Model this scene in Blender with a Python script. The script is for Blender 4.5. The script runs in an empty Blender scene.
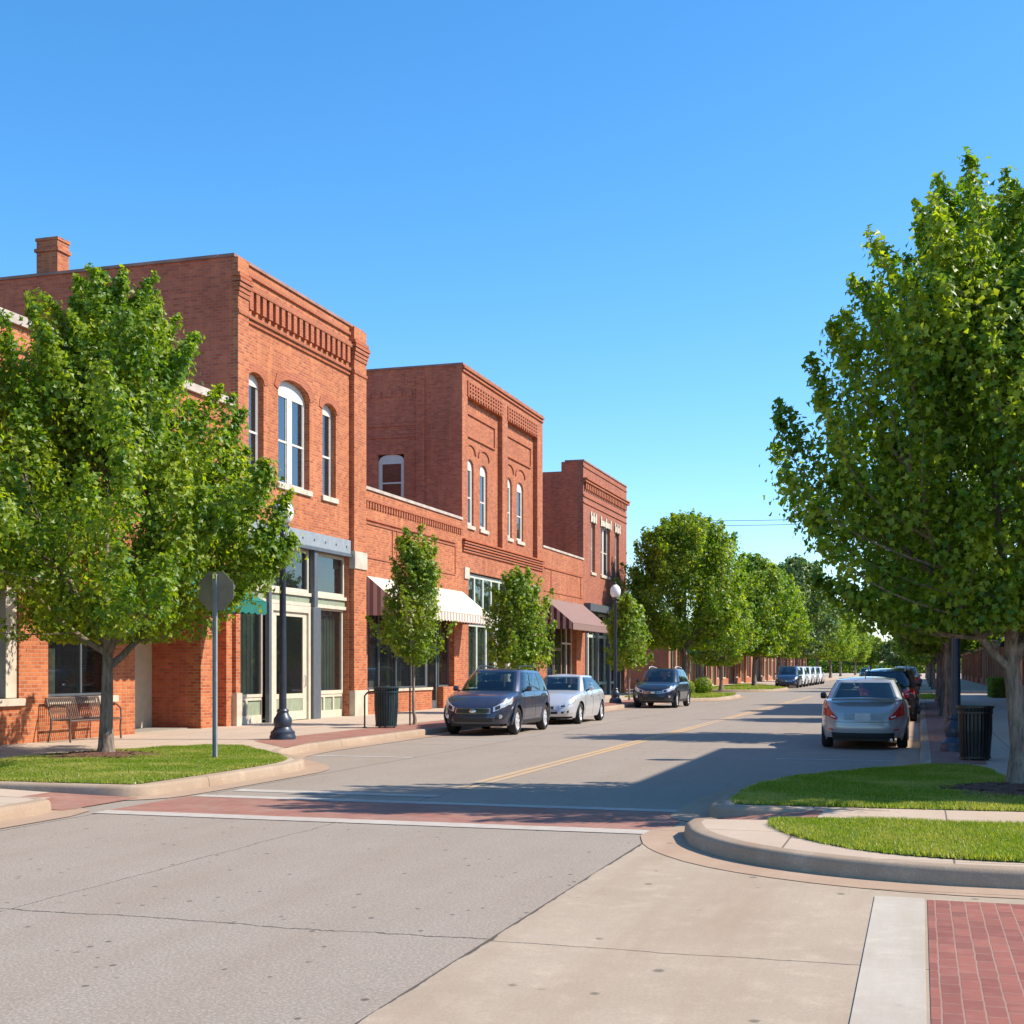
import bpy, bmesh, math, random
import numpy as np
from mathutils import Vector, Matrix
R = math.radians
SC = bpy.context.scene
COL = SC.collection

# ------------------------------------------------------------------ camera
cam_d = bpy.data.cameras.new('camera')
cam = bpy.data.objects.new('camera', cam_d); COL.objects.link(cam)
cam.location = (0, 0, 1.65)
cam.rotation_euler = (R(90), 0, math.atan(408/1311))
cam_d.sensor_width = 36; cam_d.lens = 36*1311/1024
cam_d.shift_y = 156/1024
cam_d.clip_start = .1; cam_d.clip_end = 6000
SC.camera = cam
# ------------------------------------------------------------------ sky + sun
SUN_EL, SUN_AZ = 43.5, 72.5          # azimuth clockwise from +Y
w = bpy.data.worlds.new('World'); SC.world = w; w.use_nodes = True
wn = w.node_tree; wn.nodes.clear()
sky = wn.nodes.new('ShaderNodeTexSky'); sky.sky_type = 'NISHITA'; sky.sun_disc = False
sky.sun_elevation = R(SUN_EL); sky.sun_rotation = R(SUN_AZ)
sky.altitude = 0; sky.air_density = 1.0; sky.dust_density = .4; sky.ozone_density = 5.0
bg = wn.nodes.new('ShaderNodeBackground'); bg.inputs[1].default_value = .15
wo = wn.nodes.new('ShaderNodeOutputWorld')
hs = wn.nodes.new('ShaderNodeHueSaturation'); hs.inputs['Hue'].default_value = .4965; hs.inputs['Saturation'].default_value = 1.24
wn.links.new(sky.outputs[0], hs.inputs['Color']); wn.links.new(hs.outputs[0], bg.inputs[0]); wn.links.new(bg.outputs[0], wo.inputs[0])
sd = bpy.data.lights.new('sun', 'SUN'); sd.energy = 4.2; sd.angle = R(.5); sd.color = (1, .93, .82)
sun = bpy.data.objects.new('sun', sd); COL.objects.link(sun)
sv = Vector((math.sin(R(SUN_AZ))*math.cos(R(SUN_EL)), math.cos(R(SUN_AZ))*math.cos(R(SUN_EL)), math.sin(R(SUN_EL))))
sun.rotation_euler = sv.to_track_quat('Z', 'Y').to_euler(); sun.location = (40, 10, 40)
SC.view_settings.view_transform = 'Standard'; SC.view_settings.look = 'None'
SC.view_settings.exposure = 0.78; SC.view_settings.gamma = 1
SC.cycles.max_bounces = 8; SC.cycles.transparent_max_bounces = 12
SC.cycles.sample_clamp_indirect = 6

# ------------------------------------------------------------------ node helpers
class NT:
    def __init__(s, name):
        s.m = bpy.data.materials.new(name); s.m.use_nodes = True
        s.t = s.m.node_tree; s.t.nodes.clear()
        s.out = s.n('ShaderNodeOutputMaterial')
    def n(s, typ, **kw):
        nd = s.t.nodes.new(typ)
        for k, v in kw.items():
            if k.startswith('_'): setattr(nd, k[1:], v)
        return nd
    def set(s, sock, v):
        if isinstance(v, bpy.types.NodeSocket): s.t.links.new(v, sock)
        else:
            if isinstance(v, (tuple, list)) and len(v) == 3 and sock.type == 'RGBA': v = (*v, 1)
            sock.default_value = v
    def math(s, op, a, b=0., c=None, clamp=False):
        nd = s.n('ShaderNodeMath'); nd.operation = op; nd.use_clamp = clamp
        s.set(nd.inputs[0], a); s.set(nd.inputs[1], b)
        if c is not None: s.set(nd.inputs[2], c)
        return nd.outputs[0]
    def mix(s, f, a, b, typ='MIX'):
        nd = s.n('ShaderNodeMix'); nd.data_type = 'RGBA'; nd.blend_type = typ
        s.set(nd.inputs[0], f); s.set(nd.inputs[6], a); s.set(nd.inputs[7], b)
        return nd.outputs[2]
    def pos(s):
        return s.n('ShaderNodeNewGeometry').outputs['Position']
    def sep(s, v):
        nd = s.n('ShaderNodeSeparateXYZ'); s.set(nd.inputs[0], v); return nd.outputs
    def comb(s, x, y, z=0.):
        nd = s.n('ShaderNodeCombineXYZ')
        for i, v in enumerate((x, y, z)): s.set(nd.inputs[i], v)
        return nd.outputs[0]
    def vmul(s, v, k):
        nd = s.n('ShaderNodeVectorMath'); nd.operation = 'MULTIPLY'; s.set(nd.inputs[0], v); nd.inputs[1].default_value = k
        return nd.outputs[0]
    def noise(s, v, scale, detail=3, rough=.55, col=False):
        nd = s.n('ShaderNodeTexNoise'); s.set(nd.inputs['Vector'], v)
        nd.inputs['Scale'].default_value = scale; nd.inputs['Detail'].default_value = detail; nd.inputs['Roughness'].default_value = rough
        return nd.outputs['Color' if col else 'Fac']
    def ramp(s, f, a, b, lo=0., hi=1.):
        nd = s.n('ShaderNodeMapRange'); nd.clamp = True
        s.set(nd.inputs[0], f); nd.inputs[1].default_value = a; nd.inputs[2].default_value = b
        nd.inputs[3].default_value = lo; nd.inputs[4].default_value = hi
        return nd.outputs[0]
    def bump(s, h, strength=.3, dist=.01):
        nd = s.n('ShaderNodeBump'); nd.inputs['Strength'].default_value = strength; nd.inputs['Distance'].default_value = dist
        s.set(nd.inputs['Height'], h); return nd.outputs[0]
    def bsdf(s, col, rough=.8, metal=0., normal=None, spec=.5, coat=0., **kw):
        nd = s.n('ShaderNodeBsdfPrincipled')
        s.set(nd.inputs['Base Color'], col); s.set(nd.inputs['Roughness'], rough); nd.inputs['Metallic'].default_value = metal
        nd.inputs['Specular IOR Level'].default_value = spec; nd.inputs['Coat Weight'].default_value = coat
        nd.inputs['Coat Roughness'].default_value = .04
        if normal is not None: s.set(nd.inputs['Normal'], normal)
        return nd.outputs[0]
    def done(s, sh):
        s.t.links.new(sh, s.out.inputs[0]); return s.m

def plain(name, col, rough=.6, metal=0., var=.12, scale=6., coat=0., spec=.5):
    t = NT(name); p = t.pos()
    n = t.noise(p, scale, 4)
    c = t.mix(t.ramp(n, .35, .7), tuple(x*(1-var) for x in col), tuple(min(1, x*(1+var)) for x in col))
    return t.done(t.bsdf(c, rough, metal, coat=coat, spec=spec))

def brick_mat(name, c1, c2, mortar, rough=.85, w_=.213, h_=.078, stain=.45, flat=False, mort=.011, soot=0., dust=0.):
    t = NT(name); p = t.pos(); x, y, z = t.sep(p)
    if flat:
        wn_ = t.noise(p, 6, 2, col=True); wx, wy, wz = t.sep(wn_)
        x = t.math('ADD', x, t.math('MULTIPLY', t.math('SUBTRACT', wx, .5), .014)); y = t.math('ADD', y, t.math('MULTIPLY', t.math('SUBTRACT', wy, .5), .014))
    v = t.comb(y, x) if flat else t.comb(t.math('ADD', x, y), z)
    b = t.n('ShaderNodeTexBrick'); t.set(b.inputs['Vector'], v)
    b.inputs['Scale'].default_value = 1; b.inputs['Mortar Size'].default_value = mort; b.inputs['Mortar Smooth'].default_value = .2
    b.inputs['Brick Width'].default_value = w_; b.inputs['Row Height'].default_value = h_; b.inputs['Bias'].default_value = 0
    b.inputs['Color1'].default_value = (*c1, 1); b.inputs['Color2'].default_value = (*c2, 1); b.inputs['Mortar'].default_value = (*mortar, 1)
    n1 = t.noise(p, .55, 5, .6); n2 = t.noise(t.vmul(p, (3, 3, .35)), 1.3, 4, .6); n3 = t.noise(p, 9, 3)
    c = t.mix(t.ramp(n1, .3, .7, 0, stain), b.outputs[0], (c1[0]*.55, c1[1]*.5, c1[2]*.5), 'MIX')
    c = t.mix(t.ramp(n2, .52, .75, 0, stain), c, (c1[0]*1.2, c1[1]*1.45, c1[2]*1.6))
    c = t.mix(t.ramp(n3, .3, .75, 0, .25), c, (c2[0]*.6, c2[1]*.6, c2[2]*.6))
    if dust:
        nd_ = t.noise(p, 1.7, 6, .7); c = t.mix(t.ramp(nd_, .35, .7, dust*.35, dust), c, (.42, .33, .25))
    if soot:
        n4 = t.noise(t.vmul(p, (1.2, 1.2, .25)), 1.1, 4, .7)
        c = t.mix(t.ramp(n4, .48, .72, 0, soot), c, (.05, .03, .028))
    h = t.math('ADD', t.math('MULTIPLY', b.outputs[1], -1.), t.math('MULTIPLY', n3, .5))
    return t.done(t.bsdf(c, rough, normal=t.bump(h, .6, .012), spec=.25))

M = {}
M['brick_a'] = brick_mat('orange_brick', (.64, .20, .07), (.35, .078, .03), (.45, .27, .17), soot=.12)
M['brick_b'] = brick_mat('red_brick', (.59, .185, .072), (.33, .078, .035), (.40, .24, .16), soot=.14)
M['brick_c'] = brick_mat('brown_brick', (.50, .155, .08), (.31, .08, .045), (.33, .21, .16), soot=.15)
M['brick_side'] = brick_mat('sooty_brick', (.70, .175, .08), (.45, .09, .045), (.42, .22, .15), stain=.4, soot=.25)
M['brick_trim'] = brick_mat('trim_brick', (.50, .13, .048), (.37, .09, .035), (.38, .22, .15), stain=.3)
M['brick_far'] = brick_mat('pale_brick', (.50, .2, .1), (.42, .15, .08), (.42, .3, .22))
M['paver'] = brick_mat('brick_paver', (.35, .112, .08), (.215, .062, .05), (.36, .22, .165), flat=True, w_=.205, h_=.10, stain=.4, mort=.0055, dust=.12)
M['paver_strip'] = brick_mat('sidewalk_paver', (.36, .11, .07), (.28, .08, .052), (.25, .12, .085), flat=True, w_=.2, h_=.1, stain=.4, mort=.008, dust=.42)

def concrete(name, col, joint=None, crack=None, stain=.3, speck=.12, grit=60., dark=.5, sp=2.6):
    t = NT(name); p = t.pos(); x, y, z = t.sep(p)
    n1 = t.noise(p, .6, 5, .6); n2 = t.noise(p, 4, 5, .65); n3 = t.noise(p, grit, 2, .7)
    nst = t.noise(t.vmul(p, (1.2, .12, 1)), 1.6, 5, .65)
    c = t.mix(t.ramp(n1, .3, .7, 0, stain), col, tuple(a*b for a, b in zip(col, (.72, .68, .64))))
    c = t.mix(t.ramp(n2, .5, .8, 0, stain), c, tuple(min(1, a*1.25) for a in col))
    c = t.mix(t.ramp(nst, .45, .7, 0, stain*1.1), c, tuple(a*b for a, b in zip(col, (.78, .7, .62))))
    c = t.mix(t.ramp(n3, .35, .7, 0, speck), c, tuple(a*.35 for a in col))
    c = t.mix(t.ramp(n3, .62, .8, 0, speck*1.5), c, tuple(min(1, a*1.7) for a in col))
    # isolated dark spots
    vo = t.n('ShaderNodeTexVoronoi'); t.set(vo.inputs['Vector'], t.vmul(p, (1., .8, 1))); vo.inputs['Scale'].default_value = sp
    spot = t.math('MULTIPLY', t.ramp(t.math('ADD', vo.outputs[0], t.math('MULTIPLY', n2, .16)), .17, .22, 1, 0), t.ramp(t.noise(p, 2.3, 2), .47, .52))
    c = t.mix(t.math('MULTIPLY', spot, dark), c, tuple(a*.25 for a in col))
    h = t.math('ADD', t.math('MULTIPLY', n3, .4), t.math('MULTIPLY', n2, .3))
    wob = t.math('MULTIPLY', t.math('SUBTRACT', t.noise(p, 1.1, 6, .7), .5), .22)
    lines = []
    for ax, at, wd, wb in (crack or []):
        v = {'x': x, 'y': y}[ax]
        dd = t.math('ABSOLUTE', t.math('ADD', t.math('SUBTRACT', v, at), t.math('MULTIPLY', wob, wb)))
        lines.append(t.ramp(dd, wd*.5, wd, 1, 0))
    if joint:
        for v, pitch, off, wd in ((x, joint[0], joint[1], .011), (y, joint[2], joint[3], .011)):
            fr = t.math('ABSOLUTE', t.math('SUBTRACT', t.math('FRACT', t.math('DIVIDE', t.math('SUBTRACT', v, off), pitch)), .5))
            lines.append(t.ramp(fr, .5-wd/pitch, .5-wd*.5/pitch, 0, .8))
    for l in lines:
        c = t.mix(l, c, tuple(a*.22 for a in col)); h = t.math('SUBTRACT', h, t.math('MULTIPLY', l, 2.))
    return t.done(t.bsdf(c, .88, normal=t.bump(h, .5, .006), spec=.3))

M['asphalt'] = concrete('asphalt', (.40, .326, .255), crack=[('y', 7.55, .013, 1.3), ('x', -5.95, .007, .8), ('y', 26.5, .02, 1.2), ('x', -8.9, .015, .4)], stain=.32, speck=.85, grit=48, dark=.9, sp=6.)
M['side_concrete'] = concrete('street_concrete', (.44, .345, .25), crack=[('x', -2.5, .02, .5), ('y', 7.5, .009, .5), ('y', -1, .016, .2), ('x', 3.4, .012, .1)], stain=.62, speck=.3, grit=55, dark=.7, sp=4.)
M['sidewalk'] = concrete('sidewalk_concrete', (.50, .385, .285), joint=(1.35, .25, 1.5, .2), stain=.25, speck=.1)
M['kerb'] = concrete('kerb_concrete', (.44, .33, .235), joint=(60, 7, 3.0, 1.1), stain=.85, speck=.45, dark=0.)
M['gutter'] = concrete('gutter_concrete', (.43, .295, .20), joint=(60, 7, 3.0, 1.1), stain=.45, speck=.15)
M['band'] = concrete('white_concrete', (.48, .42, .34), stain=.6, speck=.15, dark=.2)
M['stone'] = plain('pale_stone', (.54, .45, .34), .8, var=.15, scale=3)
M['cream'] = plain('cream_paint', (.58, .51, .38), .5, var=.08)
M['white_frame'] = plain('white_paint', (.62, .57, .50), .5, var=.07)
M['sage'] = plain('sage_paint', (.27, .30, .20), .5)
M['grey_beam'] = plain('blue_grey_paint', (.27, .29, .30), .5)
M['dark_post'] = plain('slate_paint', (.10, .11, .12), .45)
M['seafoam'] = plain('pale_green_paint', (.52, .55, .44), .5)
M['bronze'] = plain('bronze_metal', (.13, .085, .065), .45, metal=.2)
M['black_metal'] = plain('black_metal', (.012, .014, .016), .35, var=.3)
M['green_metal'] = plain('dark_green_metal', (.02, .045, .05), .4, var=.25)
M['blue_iron'] = plain('dark_blue_iron', (.03, .04, .062), .4, var=.25)
M['galv'] = plain('galvanised_steel', (.36, .37, .37), .5, metal=.4, var=.12)
M['sign_back'] = plain('sign_back', (.27, .23, .18), .55, metal=.2)
M['roofing'] = plain('roof_membrane', (.22, .20, .18), .9)
M['coping'] = plain('stone_coping', (.46, .38, .31), .85, var=.2, scale=2)
M['tarcop'] = plain('clay_coping', (.30, .16, .12), .85, var=.25, scale=2)
M['inside'] = plain('interior_plaster', (.30, .26, .21), .9)
M['wood'] = plain('brown_wood', (.16, .09, .05), .6)
M['curtain'] = plain('pale_curtain', (.50, .52, .44), .9, var=.25, scale=2.5)
M['shop_curtain'] = plain('shop_curtain', (.22, .24, .19), .9, var=.35, scale=1.3)
M['display'] = plain('window_display', (.42, .34, .24), .8, var=.5, scale=3)
M['rubber'] = plain('tyre_rubber', (.018, .018, .019), .8)
M['rim'] = plain('alloy', (.62, .62, .63), .35, metal=.25, var=.05)
M['chrome'] = plain('chrome', (.75, .76, .78), .15, metal=.95, var=.02)
M['dark_plastic'] = plain('dark_plastic', (.02, .021, .023), .5)
M['plate'] = plain('number_plate', (.62, .63, .64), .5)
M['dark_trim'] = plain('dark_trim', (.13, .14, .155), .4)
M['mulch'] = plain('bark_mulch', (.13, .055, .032), .95, var=.55, scale=40)
M['soil'] = plain('lawn_soil', (.09, .10, .025), .95, var=.5, scale=9)
M['ground'] = plain('dry_ground', (.11, .13, .05), .95, var=.3, scale=.3)
M['wire'] = plain('cable', (.03, .03, .03), .7)
M['pole_wood'] = plain('pole_wood', (.16, .12, .09), .9)
M['red_cloth'] = plain('red_cloth', (.5, .04, .03), .8)
M['green_cloth'] = plain('green_canvas', (.004, .14, .105), .8, var=.1)

def stripes(name, a, b, pitch, axis='xy', duty=.5):
    t = NT(name); x, y, z = t.sep(t.pos())
    v = {'y': y, 'x': x, 'xy': t.math('ADD', x, y)}[axis]
    f = t.math('GREATER_THAN', t.math('FRACT', t.math('DIVIDE', v, pitch)), duty)
    n = t.noise(t.pos(), 2.5, 3)
    c = t.mix(f, a, b); c = t.mix(t.ramp(n, .4, .8, 0, .18), c, (.3, .25, .2))
    return t.done(t.bsdf(c, .85, spec=.2))
M['awn_cream'] = stripes('cream_stripe_canvas', (.62, .53, .43), (.50, .41, .32), .30, 'y')
M['awn_side'] = stripes('brown_stripe_canvas', (.26, .14, .11), (.48, .36, .30), .26, 'x')
M['awn_brown'] = stripes('taupe_canvas', (.25, .155, .13), (.22, .135, .115), .3, 'y')
M['awn_maroon'] = stripes('maroon_stripe_canvas', (.055, .02, .02), (.34, .20, .18), .3, 'x', .5)
M['awn_val'] = stripes('stripe_valance', (.70, .62, .53), (.42, .31, .25), .3, 'y')
M['awn_green'] = stripes('green_stripe_canvas', (.62, .66, .58), (.05, .20, .15), .5, 'y')

def line_mat(name, col, wear):
    t = NT(name); p = t.pos()
    n = t.noise(p, 5, 6, .75); n2 = t.noise(t.vmul(p, (1, .3, 1)), .7, 3)
    f = t.ramp(t.math('ADD', n, t.math('MULTIPLY', t.math('SUBTRACT', n2, .5), .6)), .5-wear*.3, .62)
    c = t.mix(t.math('MULTIPLY', f, wear), col, (.385, .312, .245))
    return t.done(t.bsdf(c, .8, spec=.3))
M['yellow'] = line_mat('worn_yellow_paint', (.60, .35, .12), .78)
M['white_line'] = line_mat('worn_white_paint', (.49, .44, .375), .8)
M['thin_line'] = line_mat('faded_white_paint', (.6, .57, .52), .5)

def glass_mat(name, tint, ior=1.6, refl=1., thru=.8, body=(.02, .024, .026), rough=.02, wav=.0015):
    t = NT(name); p = t.pos()
    fr = t.n('ShaderNodeFresnel'); fr.inputs[0].default_value = ior
    nb = t.bump(t.noise(p, 1.6, 2), .25, wav)
    gl = t.n('ShaderNodeBsdfGlossy'); gl.inputs['Color'].default_value = (refl, refl, refl, 1); gl.inputs['Roughness'].default_value = rough
    t.set(gl.inputs['Normal'], nb); t.set(fr.inputs['Normal'], nb)
    tr = t.n('ShaderNodeBsdfTransparent'); tr.inputs[0].default_value = (*tint, 1)
    df = t.bsdf(body, .4)
    m1 = t.n('ShaderNodeMixShader'); m1.inputs[0].default_value = 1-thru; t.t.links.new(tr.outputs[0], m1.inputs[1]); t.t.links.new(df, m1.inputs[2])
    m2 = t.n('ShaderNodeMixShader'); bf = t.n('ShaderNodeNewGeometry').outputs['Backfacing']; t.set(m2.inputs[0], t.math('MULTIPLY', fr.outputs[0], t.math('SUBTRACT', 1., bf))); t.t.links.new(m1.outputs[0], m2.inputs[1]); t.t.links.new(gl.outputs[0], m2.inputs[2])
    return t.done(m2.outputs[0])
M['glass'] = glass_mat('shop_glass', (.72, .78, .76), 1.75)
M['upper_glass'] = glass_mat('upper_glass', (.5, .55, .6), 2.1, thru=.6)
M['car_glass'] = glass_mat('car_glass', (.50, .58, .56), 1.75, thru=.88, body=(.006, .012, .013), wav=.0)
M['seat_cloth'] = plain('seat_cloth', (.06, .06, .062), .9)
M['lamp_lens'] = plain('headlamp_lens', (.62, .66, .70), .12, metal=.35, coat=1.)
M['lens_glass'] = plain('clear_lens', (.8, .8, .78), .1, coat=1.)
def simple(name, col, rough, **k):
    t = NT(name); return t.done(t.bsdf(col, rough, **k))
M['tail'] = simple('tail_lamp', (.55, .010, .012), .15, coat=1.)
M['amber'] = simple('amber_lamp', (.6, .2, .02), .2, coat=1.)
def globe():
    t = NT('globe_glass'); nd = t.n('ShaderNodeBsdfPrincipled'); nd.inputs['Base Color'].default_value = (.82, .80, .74, 1)
    nd.inputs['Roughness'].default_value = .3; nd.inputs['Subsurface Weight'].default_value = .3
    return t.done(nd.outputs[0])
M['globe'] = globe()
def paint(name, col, metal=.5, rough=.32):
    t = NT(name); p = t.pos(); n = t.noise(p, 900, 1)
    c = t.mix(t.ramp(n, .3, .7), tuple(a*.9 for a in col), tuple(a*1.1 for a in col))
    dust = t.noise(p, 3, 4); c = t.mix(t.ramp(dust, .4, .8, 0, .12), c, (.3, .26, .2))
    return t.done(t.bsdf(c, rough, metal, coat=.9))
M['p_slate'] = paint('slate_blue_paint', (.055, .060, .095)); M['p_silver'] = paint('silver_paint', (.60, .60, .60), .35)
M['p_navy'] = paint('dark_navy_paint', (.025, .035, .05)); M['p_grey'] = paint('pewter_paint', (.42, .42, .42), .35)
M['p_black'] = paint('black_paint', (.015, .016, .018)); M['p_white'] = paint('white_car_paint', (.68, .68, .67), 0.)
M['p_red'] = paint('red_car_paint', (.28, .02, .025)); M['p_blue'] = paint('deep_blue_paint', (.025, .05, .11)); M['p_tan'] = paint('tan_paint', (.36, .33, .28))

def bark(name, col):
    t = NT(name); p = t.pos()
    n = t.noise(t.vmul(p, (9, 9, 1.6)), 2.2, 6, .7); n2 = t.noise(p, 3, 3)
    c = t.mix(t.ramp(n, .38, .62), tuple(a*.4 for a in col), col)
    c = t.mix(t.ramp(n2, .5, .7, 0, .35), c, tuple(min(1, a*1.35) for a in col))
    return t.done(t.bsdf(c, .95, normal=t.bump(n, 1., .03), spec=.15))
M['bark'] = bark('grey_bark', (.30, .23, .18)); M['bark_pale'] = bark('pale_bark', (.42, .34, .26))

def leaf_mat(name, ca, cb, cc, trans=.42):
    t = NT(name); g = t.n('ShaderNodeNewGeometry'); r = g.outputs['Random Per Island']
    big = t.noise(g.outputs['Position'], .9, 3)
    c = t.mix(t.ramp(r, 0, 1), ca, cb)
    c = t.mix(t.ramp(t.math('ADD', big, t.math('MULTIPLY', r, .25)), .55, .85, 0, .85), c, cc)
    d = t.bsdf(c, .42, spec=.4)
    tl = t.n('ShaderNodeBsdfTranslucent')
    t.set(tl.inputs[0], t.mix(1., c, (1.9, 1.85, .5), 'MULTIPLY'))
    mx = t.n('ShaderNodeMixShader'); mx.inputs[0].default_value = trans
    t.t.links.new(d, mx.inputs[1]); t.t.links.new(tl.outputs[0], mx.inputs[2])
    return t.done(mx.outputs[0])
M['leaf'] = leaf_mat('maple_leaf', (.070, .155, .012), (.175, .27, .018), (.38, .43, .035), .5)
M['leaf_dark'] = leaf_mat('deep_green_leaf', (.055, .13, .012), (.115, .205, .017), (.22, .29, .025), .48)
M['leaf_lime'] = leaf_mat('lime_leaf', (.10, .19, .015), (.18, .27, .02), (.28, .33, .03))
M['leaf_grey'] = leaf_mat('greyish_leaf', (.08, .14, .04), (.14, .21, .07), (.2, .26, .09))
M['grass'] = leaf_mat('lawn_grass', (.13, .21, .015), (.25, .33, .025), (.46, .42, .14), .4)

# ------------------------------------------------------------------ mesh helpers
WLOC = {}
class MB:
    def __init__(s): s.v = []; s.f = []; s.k = []
    def add(s, vs, fs):
        o = len(s.v); s.k.append((o, len(s.f))); s.v.extend(vs); s.f.extend([tuple(i+o for i in f) for f in fs]); return s
    def box(s, x0, x1, y0, y1, z0, z1):
        return s.add([(x0,y0,z0),(x1,y0,z0),(x1,y1,z0),(x0,y1,z0),(x0,y0,z1),(x1,y0,z1),(x1,y1,z1),(x0,y1,z1)],
                     [(0,3,2,1),(4,5,6,7),(0,1,5,4),(1,2,6,5),(2,3,7,6),(3,0,4,7)])
    def cbox(s, c, d):
        return s.box(c[0]-d[0]/2, c[0]+d[0]/2, c[1]-d[1]/2, c[1]+d[1]/2, c[2]-d[2]/2, c[2]+d[2]/2)
    def prism(s, poly, axis, a, b):
        n = len(poly)
        def P(p, q): return {'x': (q, p[0], p[1]), 'y': (p[0], q, p[1]), 'z': (p[0], p[1], q)}[axis]
        vs = [P(p, a) for p in poly]+[P(p, b) for p in poly]
        return s.add(vs, [tuple(range(n))[::-1], tuple(range(n, 2*n))]+[(i, (i+1) % n, n+(i+1) % n, n+i) for i in range(n)])
    def tube(s, pts, rad, n=8, cap=True):
        pts = [Vector(p) for p in pts]
        if not hasattr(rad, '__len__'): rad = [rad]*len(pts)
        o = []; up = Vector((0, 0, 1)); u = None
        for i, p in enumerate(pts):
            d = (pts[min(i+1, len(pts)-1)]-pts[max(i-1, 0)]).normalized()
            if u is None:
                u = d.orthogonal().normalized()
            u = (u-d*u.dot(d)).normalized(); v = d.cross(u)
            o += [tuple(p+(u*math.cos(2*math.pi*k/n)+v*math.sin(2*math.pi*k/n))*rad[i]) for k in range(n)]
        fs = [(i*n+k, i*n+(k+1) % n, (i+1)*n+(k+1) % n, (i+1)*n+k) for i in range(len(pts)-1) for k in range(n)]
        if cap: fs += [tuple(range(n))[::-1], tuple(range((len(pts)-1)*n, len(pts)*n))]
        return s.add(o, fs)
    def lathe(s, prof, c=(0, 0, 0), n=20, axis='z', wav=0., nw=8, cap=True):
        o = []
        for r, h in prof:
            for k in range(n):
                a = 2*math.pi*k/n; rr = r*(1+wav*math.cos(nw*a))
                q = (rr*math.cos(a), rr*math.sin(a), h) if axis == 'z' else (h, rr*math.cos(a), rr*math.sin(a))
                o.append((q[0]+c[0], q[1]+c[1], q[2]+c[2]))
        m = len(prof)
        fs = [(i*n+k, i*n+(k+1) % n, (i+1)*n+(k+1) % n, (i+1)*n+k) for i in range(m-1) for k in range(n)]
        if cap: fs += [tuple(range(n))[::-1], tuple(range((m-1)*n, m*n))]
        return s.add(o, fs)
    def grid(s, P, nu, nv, closed=False):
        vs = [tuple(P(i, j)) for j in range(nv) for i in range(nu)]
        m = nu if closed else nu-1
        return s.add(vs, [(j*nu+i, j*nu+(i+1) % nu, (j+1)*nu+(i+1) % nu, (j+1)*nu+i) for j in range(nv-1) for i in range(m)])
    def each(s, name, mat, parent=None, per=1, **kw):
        ks = s.k[::per]+[(len(s.v), len(s.f))]
        for (a, b), (c, d) in zip(ks, ks[1:]):
            m = MB(); m.v = s.v[a:c]; m.f = [tuple(i-a for i in f) for f in s.f[b:d]]; o = m.build(name, mat, parent, **kw)
        return o
    def build(s, name, mat, parent=None, smooth=False, bevel=0., local=False):
        off = Vector((0, 0, 0)) if (parent is None or local) else WLOC.get(parent.name, Vector((0, 0, 0)))
        me = bpy.data.meshes.new(name)
        me.from_pydata([(a-off[0], b-off[1], c-off[2]) for a, b, c in s.v], [], s.f)
        me.materials.append(M[mat] if isinstance(mat, str) else mat)
        bm = bmesh.new(); bm.from_mesh(me); bmesh.ops.recalc_face_normals(bm, faces=bm.faces)
        if bevel: bmesh.ops.bevel(bm, geom=[e for e in bm.edges if len(e.link_faces) == 2 and e.calc_face_angle(0) > .6], offset=bevel, segments=2, affect='EDGES', clamp_overlap=True)
        bm.to_mesh(me); bm.free()
        if smooth:
            me.polygons.foreach_set('use_smooth', [True]*len(me.polygons))
            try: me.set_sharp_from_angle(angle=R(smooth if smooth is not True else 40))
            except Exception: pass
        o = bpy.data.objects.new(name, me); COL.objects.link(o)
        if parent is not None: o.parent = parent; WLOC[o.name] = off
        return o
def tag(o, label, cat, group=None):
    o['label'] = label; o['category'] = cat
    if group: o['group'] = group
    return o
def thing(name, label, cat, loc=(0, 0, 0), rz=0., group=None):
    o = bpy.data.objects.new(name, None); COL.objects.link(o); o.empty_display_size = .3
    o.location = loc; o.rotation_euler = (0, 0, rz); WLOC[o.name] = Vector(loc)
    return tag(o, label, cat, group)
def struct(o): o['kind'] = 'structure'; return o
def copy_tree(o, parent=None):
    c = o.copy(); COL.objects.link(c)
    if parent is not None: c.parent = parent
    for ch in list(o.children): copy_tree(ch, c)
    return c
def dup(o, loc, rz, label, group=None):
    c = copy_tree(o); c.location = loc; c.rotation_euler = (0, 0, rz); c['label'] = label
    if group: c['group'] = group
    return c
def poly_sheet(name, pts, z, mat, holes=None):
    bm = bmesh.new(); vs = [bm.verts.new((p[0], p[1], z)) for p in pts]
    f = bm.faces.new(vs); bm.normal_update(); bmesh.ops.triangulate(bm, faces=[f], ngon_method='EAR_CLIP')
    bmesh.ops.recalc_face_normals(bm, faces=bm.faces)
    for f in bm.faces:
        if f.normal.z < 0: f.normal_flip()
    me = bpy.data.meshes.new(name); bm.to_mesh(me); bm.free(); me.materials.append(M[mat])
    o = bpy.data.objects.new(name, me); COL.objects.link(o); return o
def arc(cx, cy, r, a0, a1, n=8):
    return [(cx+r*math.cos(R(a0+(a1-a0)*i/n)), cy+r*math.sin(R(a0+(a1-a0)*i/n))) for i in range(n+1)]
def offset(path, d):
    out = []
    for i, p in enumerate(path):
        a = Vector(path[max(i-1, 0)]); b = Vector(path[min(i+1, len(path)-1)])
        t = (b-a).normalized(); out.append((p[0]-t.y*d, p[1]+t.x*d))
    return out
def smooth_path(p, it=2):
    for _ in range(it):
        q = [p[0]]
        for a, b in zip(p, p[1:]):
            q += [(a[0]*.75+b[0]*.25, a[1]*.75+b[1]*.25), (a[0]*.25+b[0]*.75, a[1]*.25+b[1]*.75)]
        q.append(p[-1]); p = q
    return p

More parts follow.
